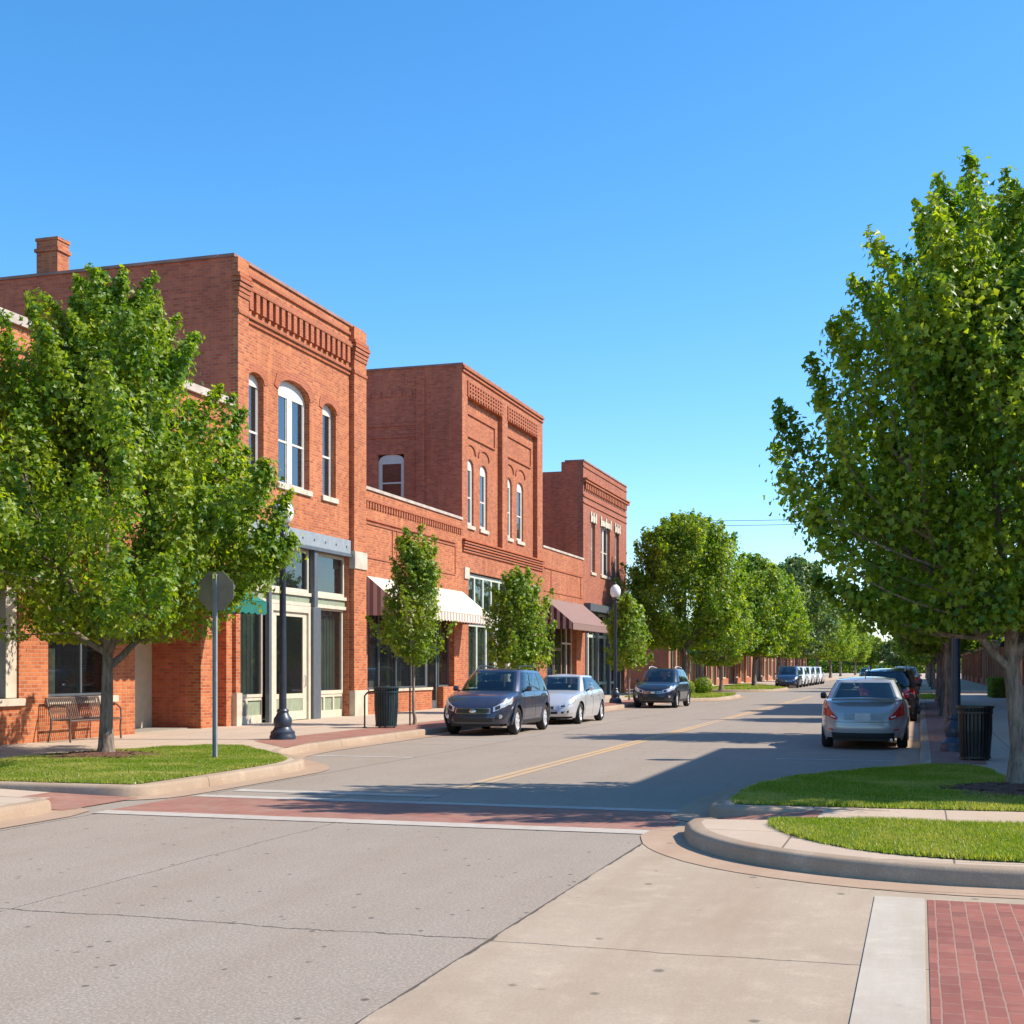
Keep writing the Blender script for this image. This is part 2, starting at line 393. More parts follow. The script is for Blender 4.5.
# ------------------------------------------------------------------ ground
struct(poly_sheet('ground', [(-900, -300), (900, -300), (900, 3000), (-900, 3000)], -.02, 'ground'))
struct(poly_sheet('road', [(-12.5, -60), (0.6, -60), (0.6, 700), (-12.5, 700)], 0., 'asphalt'))
struct(poly_sheet('side_street', [(-2.5, -60), (60, -60), (60, 10.5), (1.4, 10.5), (-.3, 11.1), (-1.5, 12.2), (-2.0, 13), (-2.5, 13.0)], .004, 'side_concrete'))
struct(poly_sheet('far_side_street', [(-80, 79.2), (-9.8, 78.4), (-9.8, 90.5), (-80, 89.6)], .004, 'asphalt'))
struct(poly_sheet('far_side_street', [(80, 79.2), (-1.8, 78.4), (-1.8, 90.5), (80, 89.6)], .004, 'asphalt'))
def kerb(path, side, name='kerb', zt=.15, gut=.42, wid=.17):
    """path = foot of the kerb; side=+1 pavement on the left of travel"""
    prof = [(0, 0), (.012, zt*.72), (.03, zt*.93), (.06, zt), (wid, zt+.002), (wid, 0)]
    mb = MB(); lines = [offset(path, side*p[0]) for p in prof]
    n = len(path); vs = [(lines[k][i][0], lines[k][i][1], prof[k][1]) for i in range(n) for k in range(6)]
    fs = [(i*6+k, i*6+k+1, (i+1)*6+k+1, (i+1)*6+k) for i in range(n-1) for k in range(5)]
    fs += [tuple(range(6)), tuple(range((n-1)*6, n*6))[::-1]]
    mb.add(vs, fs); struct(mb.build(name, 'kerb', smooth=50))
    if gut:
        o = offset(path, -side*gut); g = MB()
        g.add([(p[0], p[1], .009) for p in path]+[(p[0], p[1], .009) for p in o], [(i, i+1, n+i+1, n+i) for i in range(n-1)])
        ob = g.build('gutter', 'gutter'); struct(ob)
        for pl in ob.data.polygons:
            if pl.normal.z < 0: pl.flip()
    return offset(path, side*(wid-.01))
# left pavement (travelling +Y, pavement on the left)
L1 = [(-9.4, -60), (-9.4, 12.4), (-9.48, 12.75), (-9.75, 12.95)]
i1 = kerb(L1, 1)
L2 = smooth_path([(-13.9, 14.35), (-10.3, 14.35), (-9.5, 14.45), (-9.4, 15.1), (-9.4, 17.6), (-9.45, 19.3), (-10.2, 20.4), (-11.1, 21.3), (-11.5, 23.0), (-11.55, 26), (-11.6, 60), (-11.5, 63), (-9.8, 65.5), (-9.6, 67), (-9.6, 73), (-9.8, 76), (-11.5, 78.2), (-14, 78.6), (-40, 78.6)])
i2 = kerb(L2, 1)
k0 = next(i for i, p in enumerate(i2) if p[0] > -13.6)
struct(poly_sheet('sidewalk', [(-17.4, -60)]+i1[:2]+[(-9.6, 12.9), (-13.7, 12.93), (-13.7, 14.5)]+[p for p in i2[k0:] if p[0] > -17.3]+[(-17.4, 78.4)], .15, 'sidewalk'))
rm = MB(); rm.add([(-9.42, 12.88, .012), (-9.42, 14.4, .012), (-10.7, 14.46, .05), (-10.7, 12.9, .05)], [(0, 1, 2, 3)]); struct(rm.build('ramp', 'paver_strip'))
rm = MB(); rm.add([(-10.7, 12.9, .05), (-10.7, 14.46, .05), (-13.75, 14.5, .152), (-13.75, 12.9, .152)], [(0, 1, 2, 3)]); struct(rm.build('ramp', 'sidewalk'))
kerb([(-9.7, 12.93), (-13.7, 12.93)], 1, gut=0, wid=.12)
L3 = smooth_path([(-40, 90.2), (-14, 90.2), (-11.5, 90.8), (-9.9, 93), (-9.6, 96), (-9.6, 101), (-9.8, 104), (-11.4, 106), (-11.6, 109), (-11.6, 400)])
i3 = kerb(L3, 1)
struct(poly_sheet('sidewalk', i3+[(-40, 400)], .15, 'sidewalk'))
# right pavement
R1 = [(40, 10.4), (1.2, 10.4)]+smooth_path([(1.2, 10.4), (-.2, 10.42), (-1.35, 11.0), (-2.0, 11.9), (-2.2, 12.7)])[1:]+[(-2.2, 13.05), (-2.05, 13.2)]
i1r = kerb(R1, -1)
R2 = smooth_path([(-.3, 14.2), (-1.9, 14.18), (-2.25, 14.35), (-2.25, 15), (-2.25, 17.0), (-1.7, 19.0), (-.55, 20.7), (-.05, 21.8), (0, 23.5), (0, 60), (-.1, 62.5), (-1.8, 65), (-2, 67), (-2, 73), (-1.8, 76), (0, 78.2), (2, 78.6), (40, 78.6)])
i2r = kerb(R2, -1)
k0 = next(i for i, p in enumerate(i2r) if p[0] < -1.05)
struct(poly_sheet('sidewalk', i1r[:-1]+[(-1.0, 13.17), (-1.0, 14.32)]+i2r[k0:]+[(40, 40)], .15, 'sidewalk'))
rm = MB(); rm.add([(-2.22, 13.1, .012), (-2.22, 14.25, .012), (-.98, 14.25, .153), (-.98, 13.1, .153)], [(0, 1, 2, 3)]); struct(rm.build('ramp', 'paver_strip'))
R3 = smooth_path([(40, 90.2), (2, 90.2), (0, 90.8), (-1.7, 93), (-2, 96), (-2, 101), (-1.8, 104), (0, 106), (0, 109), (0, 400)])
i3r = kerb(R3, -1)
struct(poly_sheet('sidewalk', i3r+[(40, 400)], .15, 'sidewalk'))
# low kerb edge beside the far lawn on the right corner
def strip(name, x0, x1, y0, y1, z, mat): return struct(poly_sheet(name, [(x0, y0), (x1, y0), (x1, y1), (x0, y1)], z, mat))
struct(poly_sheet('brick_paving', [(-11.72, 24), (-11.35, 22.2), (-12.6, 23.6), (-13.1, 24.2), (-13.1, 36.5), (-11.77, 36.5)], .154, 'paver_strip'))
strip('brick_paving', -13.1, -11.77, 40, 62, .154, 'paver_strip')
strip('brick_paving', .17, 1.0, 21.6, 61, .154, 'paver_strip')
strip('brick_crosswalk', -8.98, -2.45, 13.12, 14.82, .005, 'paver_strip')
strip('brick_crosswalk', .05, 3.4, -3, 9.75, .008, 'paver')
strip('concrete_band', -.31, .03, -3, 9.78, .012, 'band')
strip('crosswalk_line', -8.98, -2.4, 12.78, 13.11, .007, 'white_line')
strip('crosswalk_line', -8.9, -2.45, 14.83, 15.08, .007, 'white_line')
strip('stop_line', -8.8, -5.9, 15.65, 15.95, .005, 'white_line')
for x in (-6.15, -5.98): strip('centre_line', x, x+.13, 16.8, 78, .005, 'yellow'); strip('centre_line', x, x+.11, 91, 300, .005, 'yellow')
for y in (22.4, 28.4, 35.4, 43.5, 51.3): strip('parking_line', -11.1, -8.9, y, y+.1, .005, 'thin_line')
for y in (24.1, 33.2, 40, 47, 54): strip('parking_line', -2.5, -.45, y, y+.1, .005, 'thin_line')

rng = np.random.default_rng(7)
def inside(pts, poly):
    x, y = pts[:, 0], pts[:, 1]; r = np.zeros(len(pts), bool); n = len(poly)
    for i in range(n):
        x1, y1 = poly[i]; x2, y2 = poly[(i+1) % n]
        if y1 == y2: continue
        c = ((y1 > y) != (y2 > y)) & (x < (x2-x1)*(y-y1)/(y2-y1)+x1); r ^= c
    return r
def npmesh(name, verts, sizes, mat, parent=None, smooth=False):
    me = bpy.data.meshes.new(name); nv = len(verts)
    me.vertices.add(nv); me.vertices.foreach_set('co', verts.astype(np.float32).ravel())
    idx, tot = sizes; me.loops.add(len(idx)); me.loops.foreach_set('vertex_index', idx.astype(np.int32))
    me.polygons.add(len(tot)); st = np.concatenate([[0], np.cumsum(tot)[:-1]])
    me.polygons.foreach_set('loop_start', st.astype(np.int32)); me.polygons.foreach_set('loop_total', tot.astype(np.int32))
    me.materials.append(M[mat]); me.update(calc_edges=True)
    o = bpy.data.objects.new(name, me); COL.objects.link(o)
    if parent is not None: o.parent = parent
    return o
def lawn(poly, z, dens, h, seed, blade=.009):
    r = np.random.default_rng(seed)
    poly_sheet_o = struct(poly_sheet('lawn_bed', poly, z, 'soil'))
    xs = [p[0] for p in poly]; ys = [p[1] for p in poly]
    area = (max(xs)-min(xs))*(max(ys)-min(ys)); n = int(area*dens)
    p = np.stack([r.uniform(min(xs)-.02, max(xs)+.02, n), r.uniform(min(ys)-.02, max(ys)+.02, n)], 1); p = p[inside(p, poly)]; p = p+r.normal(size=p.shape)*.022
    clump = np.sin(p[:, 0]*3.1+np.sin(p[:, 1]*2.3))*np.sin(p[:, 1]*4.7+p[:, 0]*1.3)
    n = len(p); a = r.uniform(0, 2*np.pi, n); hh = h*r.uniform(.45, 1.25, n)*(1+.35*clump); wd = blade*r.uniform(.6, 1.3, n)
    lean = hh*r.uniform(.1, .9, n); la = r.uniform(0, 2*np.pi, n)
    b = np.zeros((n, 3, 3)); c, s = np.cos(a), np.sin(a)
    b[:, 0] = np.stack([p[:, 0]-c*wd, p[:, 1]-s*wd, np.full(n, z)], 1); b[:, 1] = np.stack([p[:, 0]+c*wd, p[:, 1]+s*wd, np.full(n, z)], 1)
    b[:, 2] = np.stack([p[:, 0]+lean*np.cos(la), p[:, 1]+lean*np.sin(la), z+hh], 1)
    o = npmesh('grass', b.reshape(-1, 3), (np.arange(3*n), np.full(n, 3)), 'grass'); o['kind'] = 'stuff'
    return tag(o, {1: 'clipped green lawn in the left corner bed round the shady maple', 2: 'bright sunlit lawn on the near right street corner', 3: 'shaded lawn bed below the large right maple', 4: 'small far lawn strip by the left corner beyond the navy crossover', 5: 'far lawn strip past the side street on the left', 6: 'sunlit lawn strip behind the parked cars on the right'}[seed], 'lawn')
G1 = smooth_path([(-9.62, 14.75), (-9.6, 17.7), (-9.75, 19.2), (-10.5, 20.3), (-11.4, 21.3), (-12.5, 22.6), (-13.3, 22.0), (-14.2, 20.0), (-14.3, 16.0), (-14.2, 14.6), (-13, 14.58), (-10.5, 14.6), (-9.7, 14.65)])
lawn(G1, .158, 6500, .036, 1, .009)
G2 = smooth_path([(-1.3, 13.1), (-1.4, 12.75), (-1.15, 12.0), (-.6, 11.2), (0, 10.86), (.9, 10.78), (6, 10.78), (7, 11), (7, 13.2), (3, 13.25), (.5, 13.3), (-1.0, 13.22)])
lawn(G2, .158, 13000, .040, 2, .0065)
G3 = smooth_path([(-1.95, 14.5), (-2.05, 15.2), (-2.0, 17.0), (-1.5, 18.8), (-.45, 20.3), (.1, 21.2), (.98, 21.2), (1.02, 18.8), (1.9, 18.4), (1.95, 14.7), (0, 14.55), (-1.5, 14.5)])
lawn(G3, .158, 6500, .036, 3, .009)
lawn([(-11.4, 64.5), (-9.9, 66.5), (-9.8, 73), (-10.2, 76), (-12.5, 77.6), (-14.5, 77.6), (-14.5, 66)], .158, 700, .08, 4, .03)
lawn([(-15.5, 91), (-11.5, 91.6), (-9.9, 94), (-9.8, 101), (-11, 105), (-12.0, 112), (-14.2, 118), (-15.4, 118)], .158, 400, .08, 5, .05)
lawn([(1.4, 66), (-1.7, 66.5), (-1.7, 73), (-.4, 76.5), (1.4, 76.5)], .158, 600, .08, 6, .035)
def mound(cx, cy, rx, ry, h, seed):
    r = random.Random(seed); mb = MB(); n = 36; rings = 7; vs = []
    rad = [1+.16*math.sin(3*a*2*math.pi/n+seed)+r.uniform(-.08, .08) for a in range(n)]
    for k in range(rings):
        f = k/(rings-1)
        for a in range(n):
            t = a*2*math.pi/n; vs.append((cx+rx*f*rad[a]*math.cos(t)+r.uniform(-.02, .02), cy+ry*f*rad[a]*math.sin(t), .158+h*(1-f**2)+r.uniform(0, .012)))
    mb.add(vs, [(k*n+a, k*n+(a+1) % n, (k+1)*n+(a+1) % n, (k+1)*n+a) for k in range(rings-1) for a in range(n)])
    for _ in range(260):
        a = r.uniform(0, 6.28); f = r.uniform(.1, 1.05)**.6; x = cx+rx*f*math.cos(a); y = cy+ry*f*math.sin(a); z = .165+h*max(0, 1-f*f)
        l = r.uniform(.02, .05); b = r.uniform(0, 3.14); dx, dy = l*math.cos(b), l*math.sin(b); q = r.uniform(.008, .015)
        mb.add([(x-dx, y-dy, z), (x+dx, y+dy, z+r.uniform(0, .03)), (x+dx-dy*.4, y+dy+dx*.4, z+q), (x-dx-dy*.4, y-dy+dx*.4, z+q)], [(0, 1, 2, 3)])
    o = mb.build('mulch_bed', 'mulch'); o['kind'] = 'stuff'
    return tag(o, ['', 'bark mulch ring at the foot of the left maple', 'bark mulch patch at the foot of the right maple'][seed], 'mulch')
mound(-13.25, 19.2, 1.0, .95, .06, 1); mound(1.15, 16.9, 1.0, 1.1, .06, 2)

# ------------------------------------------------------------------ building helpers  (facade plane at x = X, looking +x when sg=1)
def wall_grid(mb, plane, X, th, u0, u1, z0, z1, holes):
    """solid wall with openings. plane 'x': u=Y ; plane 'y': u=X. th signed thickness from the face inward"""
    us = sorted({u0, u1, *[min(max(h[k], u0), u1) for h in holes for k in (0, 1)]}); zs = sorted({z0, z1, *[min(max(h[k], z0), z1) for h in holes for k in (2, 3)]})
    us = [u for i, u in enumerate(us) if i == 0 or u-us[i-1] > 1e-5]; zs = [z for i, z in enumerate(zs) if i == 0 or z-zs[i-1] > 1e-5]
    def solid(i, j):
        if i < 0 or j < 0 or i >= len(us)-1 or j >= len(zs)-1: return False
        u = (us[i]+us[i+1])/2; z = (zs[j]+zs[j+1])/2
        return not any(h[0] < u < h[1] and h[2] < z < h[3] for h in holes)
    def P(u, z, d): return (X+d, u, z) if plane == 'x' else (u, X+d, z)
    for i in range(len(us)-1):
        for j in range(len(zs)-1):
            if not solid(i, j): continue
            a, b, c, d = us[i], us[i+1], zs[j], zs[j+1]
            q = [P(a, c, 0), P(b, c, 0), P(b, d, 0), P(a, d, 0), P(a, c, th), P(b, c, th), P(b, d, th), P(a, d, th)]
            fs = [(0, 1, 2, 3), (7, 6, 5, 4)]
            if not solid(i, j-1): fs.append((0, 4, 5, 1))
            if not solid(i, j+1): fs.append((3, 2, 6, 7))
            if not solid(i-1, j): fs.append((0, 3, 7, 4))
            if not solid(i+1, j): fs.append((1, 5, 6, 2))
            mb.add(q, fs)
def arch_z(u, u0, u1, z1, rise):
    a = (u1-u0)/2; q = (u-(u0+u1)/2)/a; return z1-rise+rise*math.sqrt(max(0, 1-q*q))
def spandrel(mb, plane, X, th, u0, u1, z1, rise, n=10):
    c = (u0+u1)/2
    for a, b in ((u0, c), (u1, c)):
        pts = [(a+(b-a)*i/n, arch_z(a+(b-a)*i/n, u0, u1, z1, rise)) for i in range(n+1)]+[(a, z1)]
        if plane == 'x': mb.prism(pts, 'x', X+min(0, th), X+max(0, th))
        else: mb.prism(pts, 'y', X+min(0, th), X+max(0, th))
def arch_band(mb, X, u0, u1, z1, rise, wd, proud, n=16, sg=1):
    pts = []; e = .03
    us = [u0-e+(u1-u0+2*e)*i/n for i in range(n+1)]
    lo = [(u, arch_z(u, u0-e, u1+e, z1+.01, rise)) for u in us]; c = (u0+u1)/2
    hi = [(c+(u-c)*(1+wd/((u1-u0)/2)), z+wd*(1 if abs(u-c) < (u1-u0)/2 else .3)) for u, z in lo]
    for i in range(n): mb.prism([lo[i], lo[i+1], hi[i+1], hi[i]], 'x', *sorted((X-.01*sg, X+proud*sg)))
SG = {'L': 1, 'R': -1}
def sash_window(root, X, y0, y1, z0, z1, rise=.0, mull=0, sg=1, frame='white_frame', glass='upper_glass', sill=True, curtain=True, rec=.16, wd=.07, plane='x', name='window'):
    """window set back from the facade by rec"""
    f = MB(); xo = X-sg*rec; xi = xo-sg*.07; xa, xb = min(xo, xi), max(xo, xi)
    B = (lambda x0, x1, a, b, c, d: f.box(x0, x1, a, b, c, d)) if plane == 'x' else (lambda x0, x1, a, b, c, d: f.box(a, b, x0, x1, c, d))
    zt = z1-rise
    B(xa, xb, y0, y0+wd, z0+wd, zt); B(xa, xb, y1-wd, y1, z0+wd, zt); B(xa, xb, y0, y1, z0, z0+wd)
    if rise > 0:
        n = 12; pts = [(y0+(y1-y0)*i/n, arch_z(y0+(y1-y0)*i/n, y0, y1, z1, rise)) for i in range(n+1)]+[(y1, zt-wd), (y0, zt-wd)]
        f2 = MB(); f2.prism(pts, plane, xa-.002, xb+.002); f.add(f2.v, f2.f)
    else: B(xa, xb, y0, y1, zt-.002, z1) if z1 > zt+.01 else B(xa, xb, y0+wd, y1-wd, z1-wd, z1)
    zm = (z0+zt)/2-.05; inner = [(y0+wd, y1-wd)]
    if mull:
        c = (y0+y1)/2; B(xa-.01, xb+.01, c-.15, c+.15, z0+wd, zt-wd); inner = [(y0+wd, c-.15), (c+.15, y1-wd)]
    for a, b in inner:
        B(xa+.012, xb-.004, a, b, zm-.03, zm+.03)
        for q, r_ in ((z0+wd, zm-.03), (zm+.03, zt-wd)):   # sash stiles
            B(xa+.02, xb-.02, a, a+.035, q, r_); B(xa+.02, xb-.02, b-.035, b, q, r_)
    w_ = f.build(name, frame, root)
    g = MB(); xm = (xa+xb)/2
    Bg = (lambda x0, x1, a, b, c, d: g.box(x0, x1, a, b, c, d)) if plane == 'x' else (lambda x0, x1, a, b, c, d: g.box(a, b, x0, x1, c, d))
    for a, b in inner: Bg(xm-.004, xm+.004, a+.034, b-.034, z0+wd, zt-wd)
    g.build('pane', glass, w_)
    if curtain:
        c = MB(); xc = xi-sg*.12
        Bc = (lambda x0, x1, a, b, cc, d: c.box(x0, x1, a, b, cc, d)) if plane == 'x' else (lambda x0, x1, a, b, cc, d: c.box(a, b, x0, x1, cc, d))
        for a, b in inner: Bc(min(xc, xc-.02), max(xc, xc-.02)+.0, a, b, zm+.25*(zt-zm), zt)
        c.build('blind', 'curtain', w_)
    if sill:
        s = MB(); xs = sorted((X-sg*rec, X+sg*.07))
        if plane == 'x': s.box(xs[0], xs[1], y0-.09, y1+.09, z0-.16, z0-.002)
        else: s.box(y0-.09, y1+.09, xs[0], xs[1], z0-.16, z0-.002)
        s.build('sill', 'stone', w_, bevel=.01)
    return w_
def glazing(root, X, y0, y1, z0, z1, mull, frame, sg=1, rec=.25, wd=.07, zb=(), glass='glass', name='window', back=None):
    """shop window: outer frame + vertical mullions at list mull + rails at zb"""
    xo = X-sg*rec; xa, xb = sorted((xo, xo-sg*.09)); f = MB()
    f.box(xa, xb, y0, y0+wd, z0, z1); f.box(xa, xb, y1-wd, y1, z0, z1); f.box(xa, xb, y0+wd, y1-wd, z0, z0+wd); f.box(xa, xb, y0+wd, y1-wd, z1-wd, z1)
    for m in mull: f.box(xa-.006, xb+.006, m-wd/2, m+wd/2, z0+wd, z1-wd)
    for z in zb: f.box(xa+.005, xb-.005, y0+wd, y1-wd, z-wd/2, z+wd/2)
    w_ = f.build(name, frame, root); xm = (xa+xb)/2
    g = MB().box(xm-.005, xm+.005, y0+wd*.8, y1-wd*.8, z0+wd*.8, z1-wd*.8); g.build('pane', glass, w_)
    if back == 'curtain':
        c = MB(); xx = sorted((xo-sg*.2, xo-sg*.22)); yy = y0+wd; k_ = 0
        while yy < y1-wd:
            q_ = min(y1-wd, yy+.11); o_ = .015*(k_ % 2)*sg; c.box(xx[0]-o_, xx[1]-o_, yy, q_, z0+.05, z1-.03); yy = q_; k_ += 1
        c.build('curtain', 'shop_curtain', w_)
    elif back:
        r = random.Random(int(y0*10)); c = MB(); y = y0+.1
        while y < y1-.3:
            d = r.uniform(.25, .8); h = r.uniform(.3, 1.)*(z1-z0)*.55; xx = xo-sg*r.uniform(.5, 1.2)
            c.box(xx-.1, xx+.1, y, min(y+d, y1-.1), z0-.1, z0+h); y += d+r.uniform(.1, .7)
        c.each('window_display', back, w_)
    return w_
def awning(root, X, y0, y1, zt, zb, proj, top, side, val, sg=1, vh=.28, name='awning'):
    xo = X+sg*proj; t = MB(); e = .015; ny = max(2, int((y1-y0)/.9)); rr = random.Random(int(y0))
    # slightly sagging canvas top
    m = 6; vs = []; sag = .035
    for j in range(m+1):
        f = j/m
        for i in range(ny*4+1):
            g = i/(ny*4); s = sag*math.sin(math.pi*f)*abs(math.sin(math.pi*g*ny))
            vs.append((X+sg*proj*f, y0+(y1-y0)*g, zt+(zb-zt)*f-s))
    n = ny*4+1
    t.add(vs, [(j*n+i, j*n+i+1, (j+1)*n+i+1, (j+1)*n+i) for j in range(m) for i in range(n-1)])
    k = len(t.v); t.add([(a, b, c-.02) for a, b, c in vs], [(j*n+i, (j+1)*n+i, (j+1)*n+i+1, j*n+i+1) for j in range(m) for i in range(n-1)])
    a = t.build(name, top, root, smooth=30)
    s = MB()
    for y in (y0, y1): s.prism([(X, zt-.005), (xo, zb-.005), (xo, zb-vh), (X, zb-vh)], 'y', y-.008, y+.008)
    s.each('side_panel', side, a)
    v = MB(); nv = int((y1-y0)/.3)
    for i in range(nv):
        ya, yb = y0+(y1-y0)*i/nv, y0+(y1-y0)*(i+1)/nv; q = [(ya+(yb-ya)*k/4, zb-vh-.05*math.sin(math.pi*k/4)) for k in range(5)]
        v.prism(q+[(yb, zb-.01), (ya, zb-.01)], 'x', xo-.004, xo+.004)
    v.build('valance', val, a)
    return a
def shell(root, X, y0, y1, H, depth, mat, sg=1, roof=.7, thick=.32, front=0., side0=True, side1=True, side_holes=(), top0=None):
    """side walls, back, roof, upper floor; facade is separate.  y0 side is the one facing the camera"""
    xb = X-sg*depth; a, b = sorted((X-sg*max(thick, front), xb))
    a2, b2 = sorted((X-sg*(front or .008), xb))
    m = MB(); wall_grid(m, 'y', y0-.004, thick, a2, b2, 0, H, list(side_holes)); m.build('side_wall', mat, root)
    m = MB().box(a, b, y1-thick, y1, 0, H); m.build('side_wall', mat, root)
    bx = sorted((xb, xb+sg*thick)); m = MB().box(bx[0]-.001, bx[1], y0+thick, y1-thick, 0, H); m.build('back_wall', mat, root)
    MB().box(a+.1, b-.0, y0+thick, y1-thick, H-roof-.25, H-roof).build('roof', 'roofing', root)
    mid = X-sg*6.5; c = MB(); xx = sorted((mid, mid-sg*.1)); c.box(xx[0], xx[1], y0+thick, y1-thick, .16, H-roof-.26)
    c.box(min(X-sg*thick, mid), max(X-sg*thick, mid), y0+thick, y1-thick, .02, .17)
    if H > 9: c.box(min(X-sg*(thick+.01), mid), max(X-sg*(thick+.01), mid), y0+thick, y1-thick, 5.45, 5.75)
    c.build('interior', 'inside', root)
def coping(root, X, y0, y1, H, depth, mat='tarcop', sg=1, th=.08, ov=.05, w_=.42):
    xo = X+sg*ov; xi = X-sg*w_; c = MB(); xx = sorted((xo, xi)); c.box(xx[0], xx[1], y0-.03, y1+.0, H, H+th)
    xb = X-sg*depth; yy = sorted((xi, xb)); c.box(yy[0], yy[1]-.001, y0-.05, y0+w_-.05, H-.001, H+th-.004); c.box(yy[0], yy[1]-.001, y1-w_+.05, y1, H-.001, H+th-.004)
    return c.build('coping', mat, root)
def dentils(mb, X, y0, y1, z0, z1, n, proud, sg=1, duty=.55):
    p = (y1-y0)/n; xx = sorted((X-sg*.01, X+sg*proud))
    for i in range(n): mb.box(xx[0], xx[1], y0+p*i, y0+p*(i+duty), z0, z1)
def course(mb, X, y0, y1, z0, z1, proud, sg=1):
    xx = sorted((X-sg*.01, X+sg*proud)); mb.box(xx[0], xx[1], y0, y1, z0, z1)
XF = -17.0

# ------------------------------------------------------------------ B0 corner shop (left edge)
b = thing('brick_building', 'one storey brick corner shop behind the leafy left maple and the bench', 'building', (XF, 21, 0))
m = MB(); h0 = [(22.75, 25.0, 1.05, 3.3), (25.85, 28.7, 0, 3.3), (29.45, 29.95, 0, 3.4), (18.2, 21.84, 1.05, 3.3), (13.2, 16.9, 1.05, 3.3)]
wall_grid(m, 'x', XF, -.32, 12, 30.28, 0, 8.4, h0); m.build('wall', 'brick_a', b)
shell(b, XF, 12, 30.28, 8.4, 20, 'brick_side')
coping(b, XF, 12, 30.28, 8.4, 20, 'coping', ov=.09, th=.2)
m = MB()
for z in (7.9, 7.6, 7.3): course(m, XF, 12, 30.2, z, z+.09, .05)
course(m, XF, 12, 30.2, 4.6, 4.72, .05); course(m, XF, 12, 30.2, 3.62, 3.74, .04); dentils(m, XF, 12.1, 30.1, 6.95, 7.2, 60, .06)
m.build('cornice', 'brick_trim', b)
for y0, y1 in ((22.75, 25.0), (18.2, 21.84), (13.2, 16.9)):
    w_ = glazing(b, XF, y0, y1, 1.06, 3.3, [(y0+y1)/2+.25], 'dark_post', rec=.2, wd=.05, back='display')
    MB().box(XF-.2, XF+.09, y0-.1, y1+.1, .9, 1.05).build('sill', 'stone', w_, bevel=.01)
MB().box(XF-.19, XF-.04, 21.5, 21.82, 1.06, 3.29).build('window_jamb', 'stone', b)
m = MB().box(XF-1.45, XF-.32, 28.7, 29.0, 0, 3.4); m.box(XF-1.45, XF-.32, 25.55, 25.85, 0, 3.4); m.box(XF-.6, XF-.32, 29.4, 30.0, 0, 3.5)
m.each('entry_wall', 'brick_side', b)
MB().box(XF-1.6, XF-.01, 25.55, 29.0, 3.3, 3.4).build('entry_ceiling', 'cream', b)
m = MB().box(XF-1.5, XF-1.38, 27.6, 28.69, 0.15, 3.3); m.box(XF-1.5, XF-1.38, 25.86, 26.1, .15, 3.3); m.box(XF-1.5, XF-1.38, 26.1, 27.6, 2.6, 3.3); m.build('door_frame', 'cream', b)
dr = MB(); dr.box(XF-1.47, XF-1.42, 26.1, 26.25, .16, 2.6); dr.box(XF-1.47, XF-1.42, 27.45, 27.6, .16, 2.6); dr.box(XF-1.47, XF-1.42, 26.25, 27.45, .16, .5); dr.box(XF-1.47, XF-1.42, 26.25, 27.45, 2.45, 2.6)
dd = dr.build('door', 'dark_post', b); MB().box(XF-1.455, XF-1.445, 26.25, 27.45, .5, 2.45).build('pane', 'glass', dd); MB().tube([(XF-1.37, 26.3, 1.0), (XF-1.35, 26.3, 1.2), (XF-1.37, 26.3, 1.4)], .015).build('handle', 'chrome', dd)
awning(b, XF, 24.9, 29.1, 4.15, 3.28, 1.6, 'green_cloth', 'green_cloth', 'green_cloth')

# ------------------------------------------------------------------ B1 tall orange corner building
b = thing('brick_building', 'tall orange brick building with arched upper windows and cream and sage shopfront', 'building', (XF, 34.4, 0))
m = MB(); Y0, Y1, H = 30.29, 38.52, 12.32
w1 = (31.05, 31.95, 6.8, 9.55); w2 = (32.8, 34.75, 6.8, 9.78); w3 = (35.62, 36.56, 6.8, 9.6)
wall_grid(m, 'x', XF, -.34, Y0, Y1, 0, H, [w1, w2, w3, (30.5, 37.5, 0, 5.6)])
for q, r_ in ((w1, .25), (w2, .40), (w3, .25)): spandrel(m, 'x', XF, -.34, q[0], q[1], q[3], r_)
m.build('wall', 'brick_a', b)
shell(b, XF, Y0, Y1, H, 26, 'brick_side', thick=.34)
coping(b, XF, Y0, Y1, H, 26, 'tarcop')
m = MB()
m.box(XF-.005, XF+.16, Y0-.02, 30.84, 5.22, 12.3); m.box(XF-.005, XF+.1, Y0-.02, 30.5, 1.0, 5.22); m.box(XF-.005, XF+.16, 37.56, Y1-.02, .95, 12.3)
m.each('pilaster', 'brick_a', b)
m = MB()
course(m, XF, 30.84, 37.56, 12.02, 12.12, .06); course(m, XF, 30.84, 37.56, 11.62, 11.72, .15); course(m, XF, 30.84, 37.56, 11.74, 11.80, .10)
dentils(m, XF, 30.95, 37.5, 11.12, 11.62, 18, .13); course(m, XF, 30.84, 37.56, 10.92, 11.0, .07); course(m, XF, 30.84, 37.56, 10.78, 10.84, .05)
for y0, y1 in ((Y0, 30.84), (37.56, Y1)):
    for k, (z, p) in enumerate(((10.85, .19), (11.3, .19), (11.42, .21), (11.54, .24), (11.66, .27), (11.8, .23))): m.box(XF, XF+p, y0-.03-(p-.2)*.8, y1+(p-.2)*.8+.01, z, z+.1)
m.build('cornice', 'brick_trim', b)
m = MB()
for q, r_ in ((w1, .25), (w2, .40), (w3, .25)): arch_band(m, XF, q[0], q[1], q[3], r_, .22, .025)
m.each('arch_trim', 'brick_trim', b, per=16)
sash_window(b, XF, *w1, rise=.25); sash_window(b, XF, *w2, rise=.40, mull=1, wd=.09); sash_window(b, XF, *w3, rise=.25)
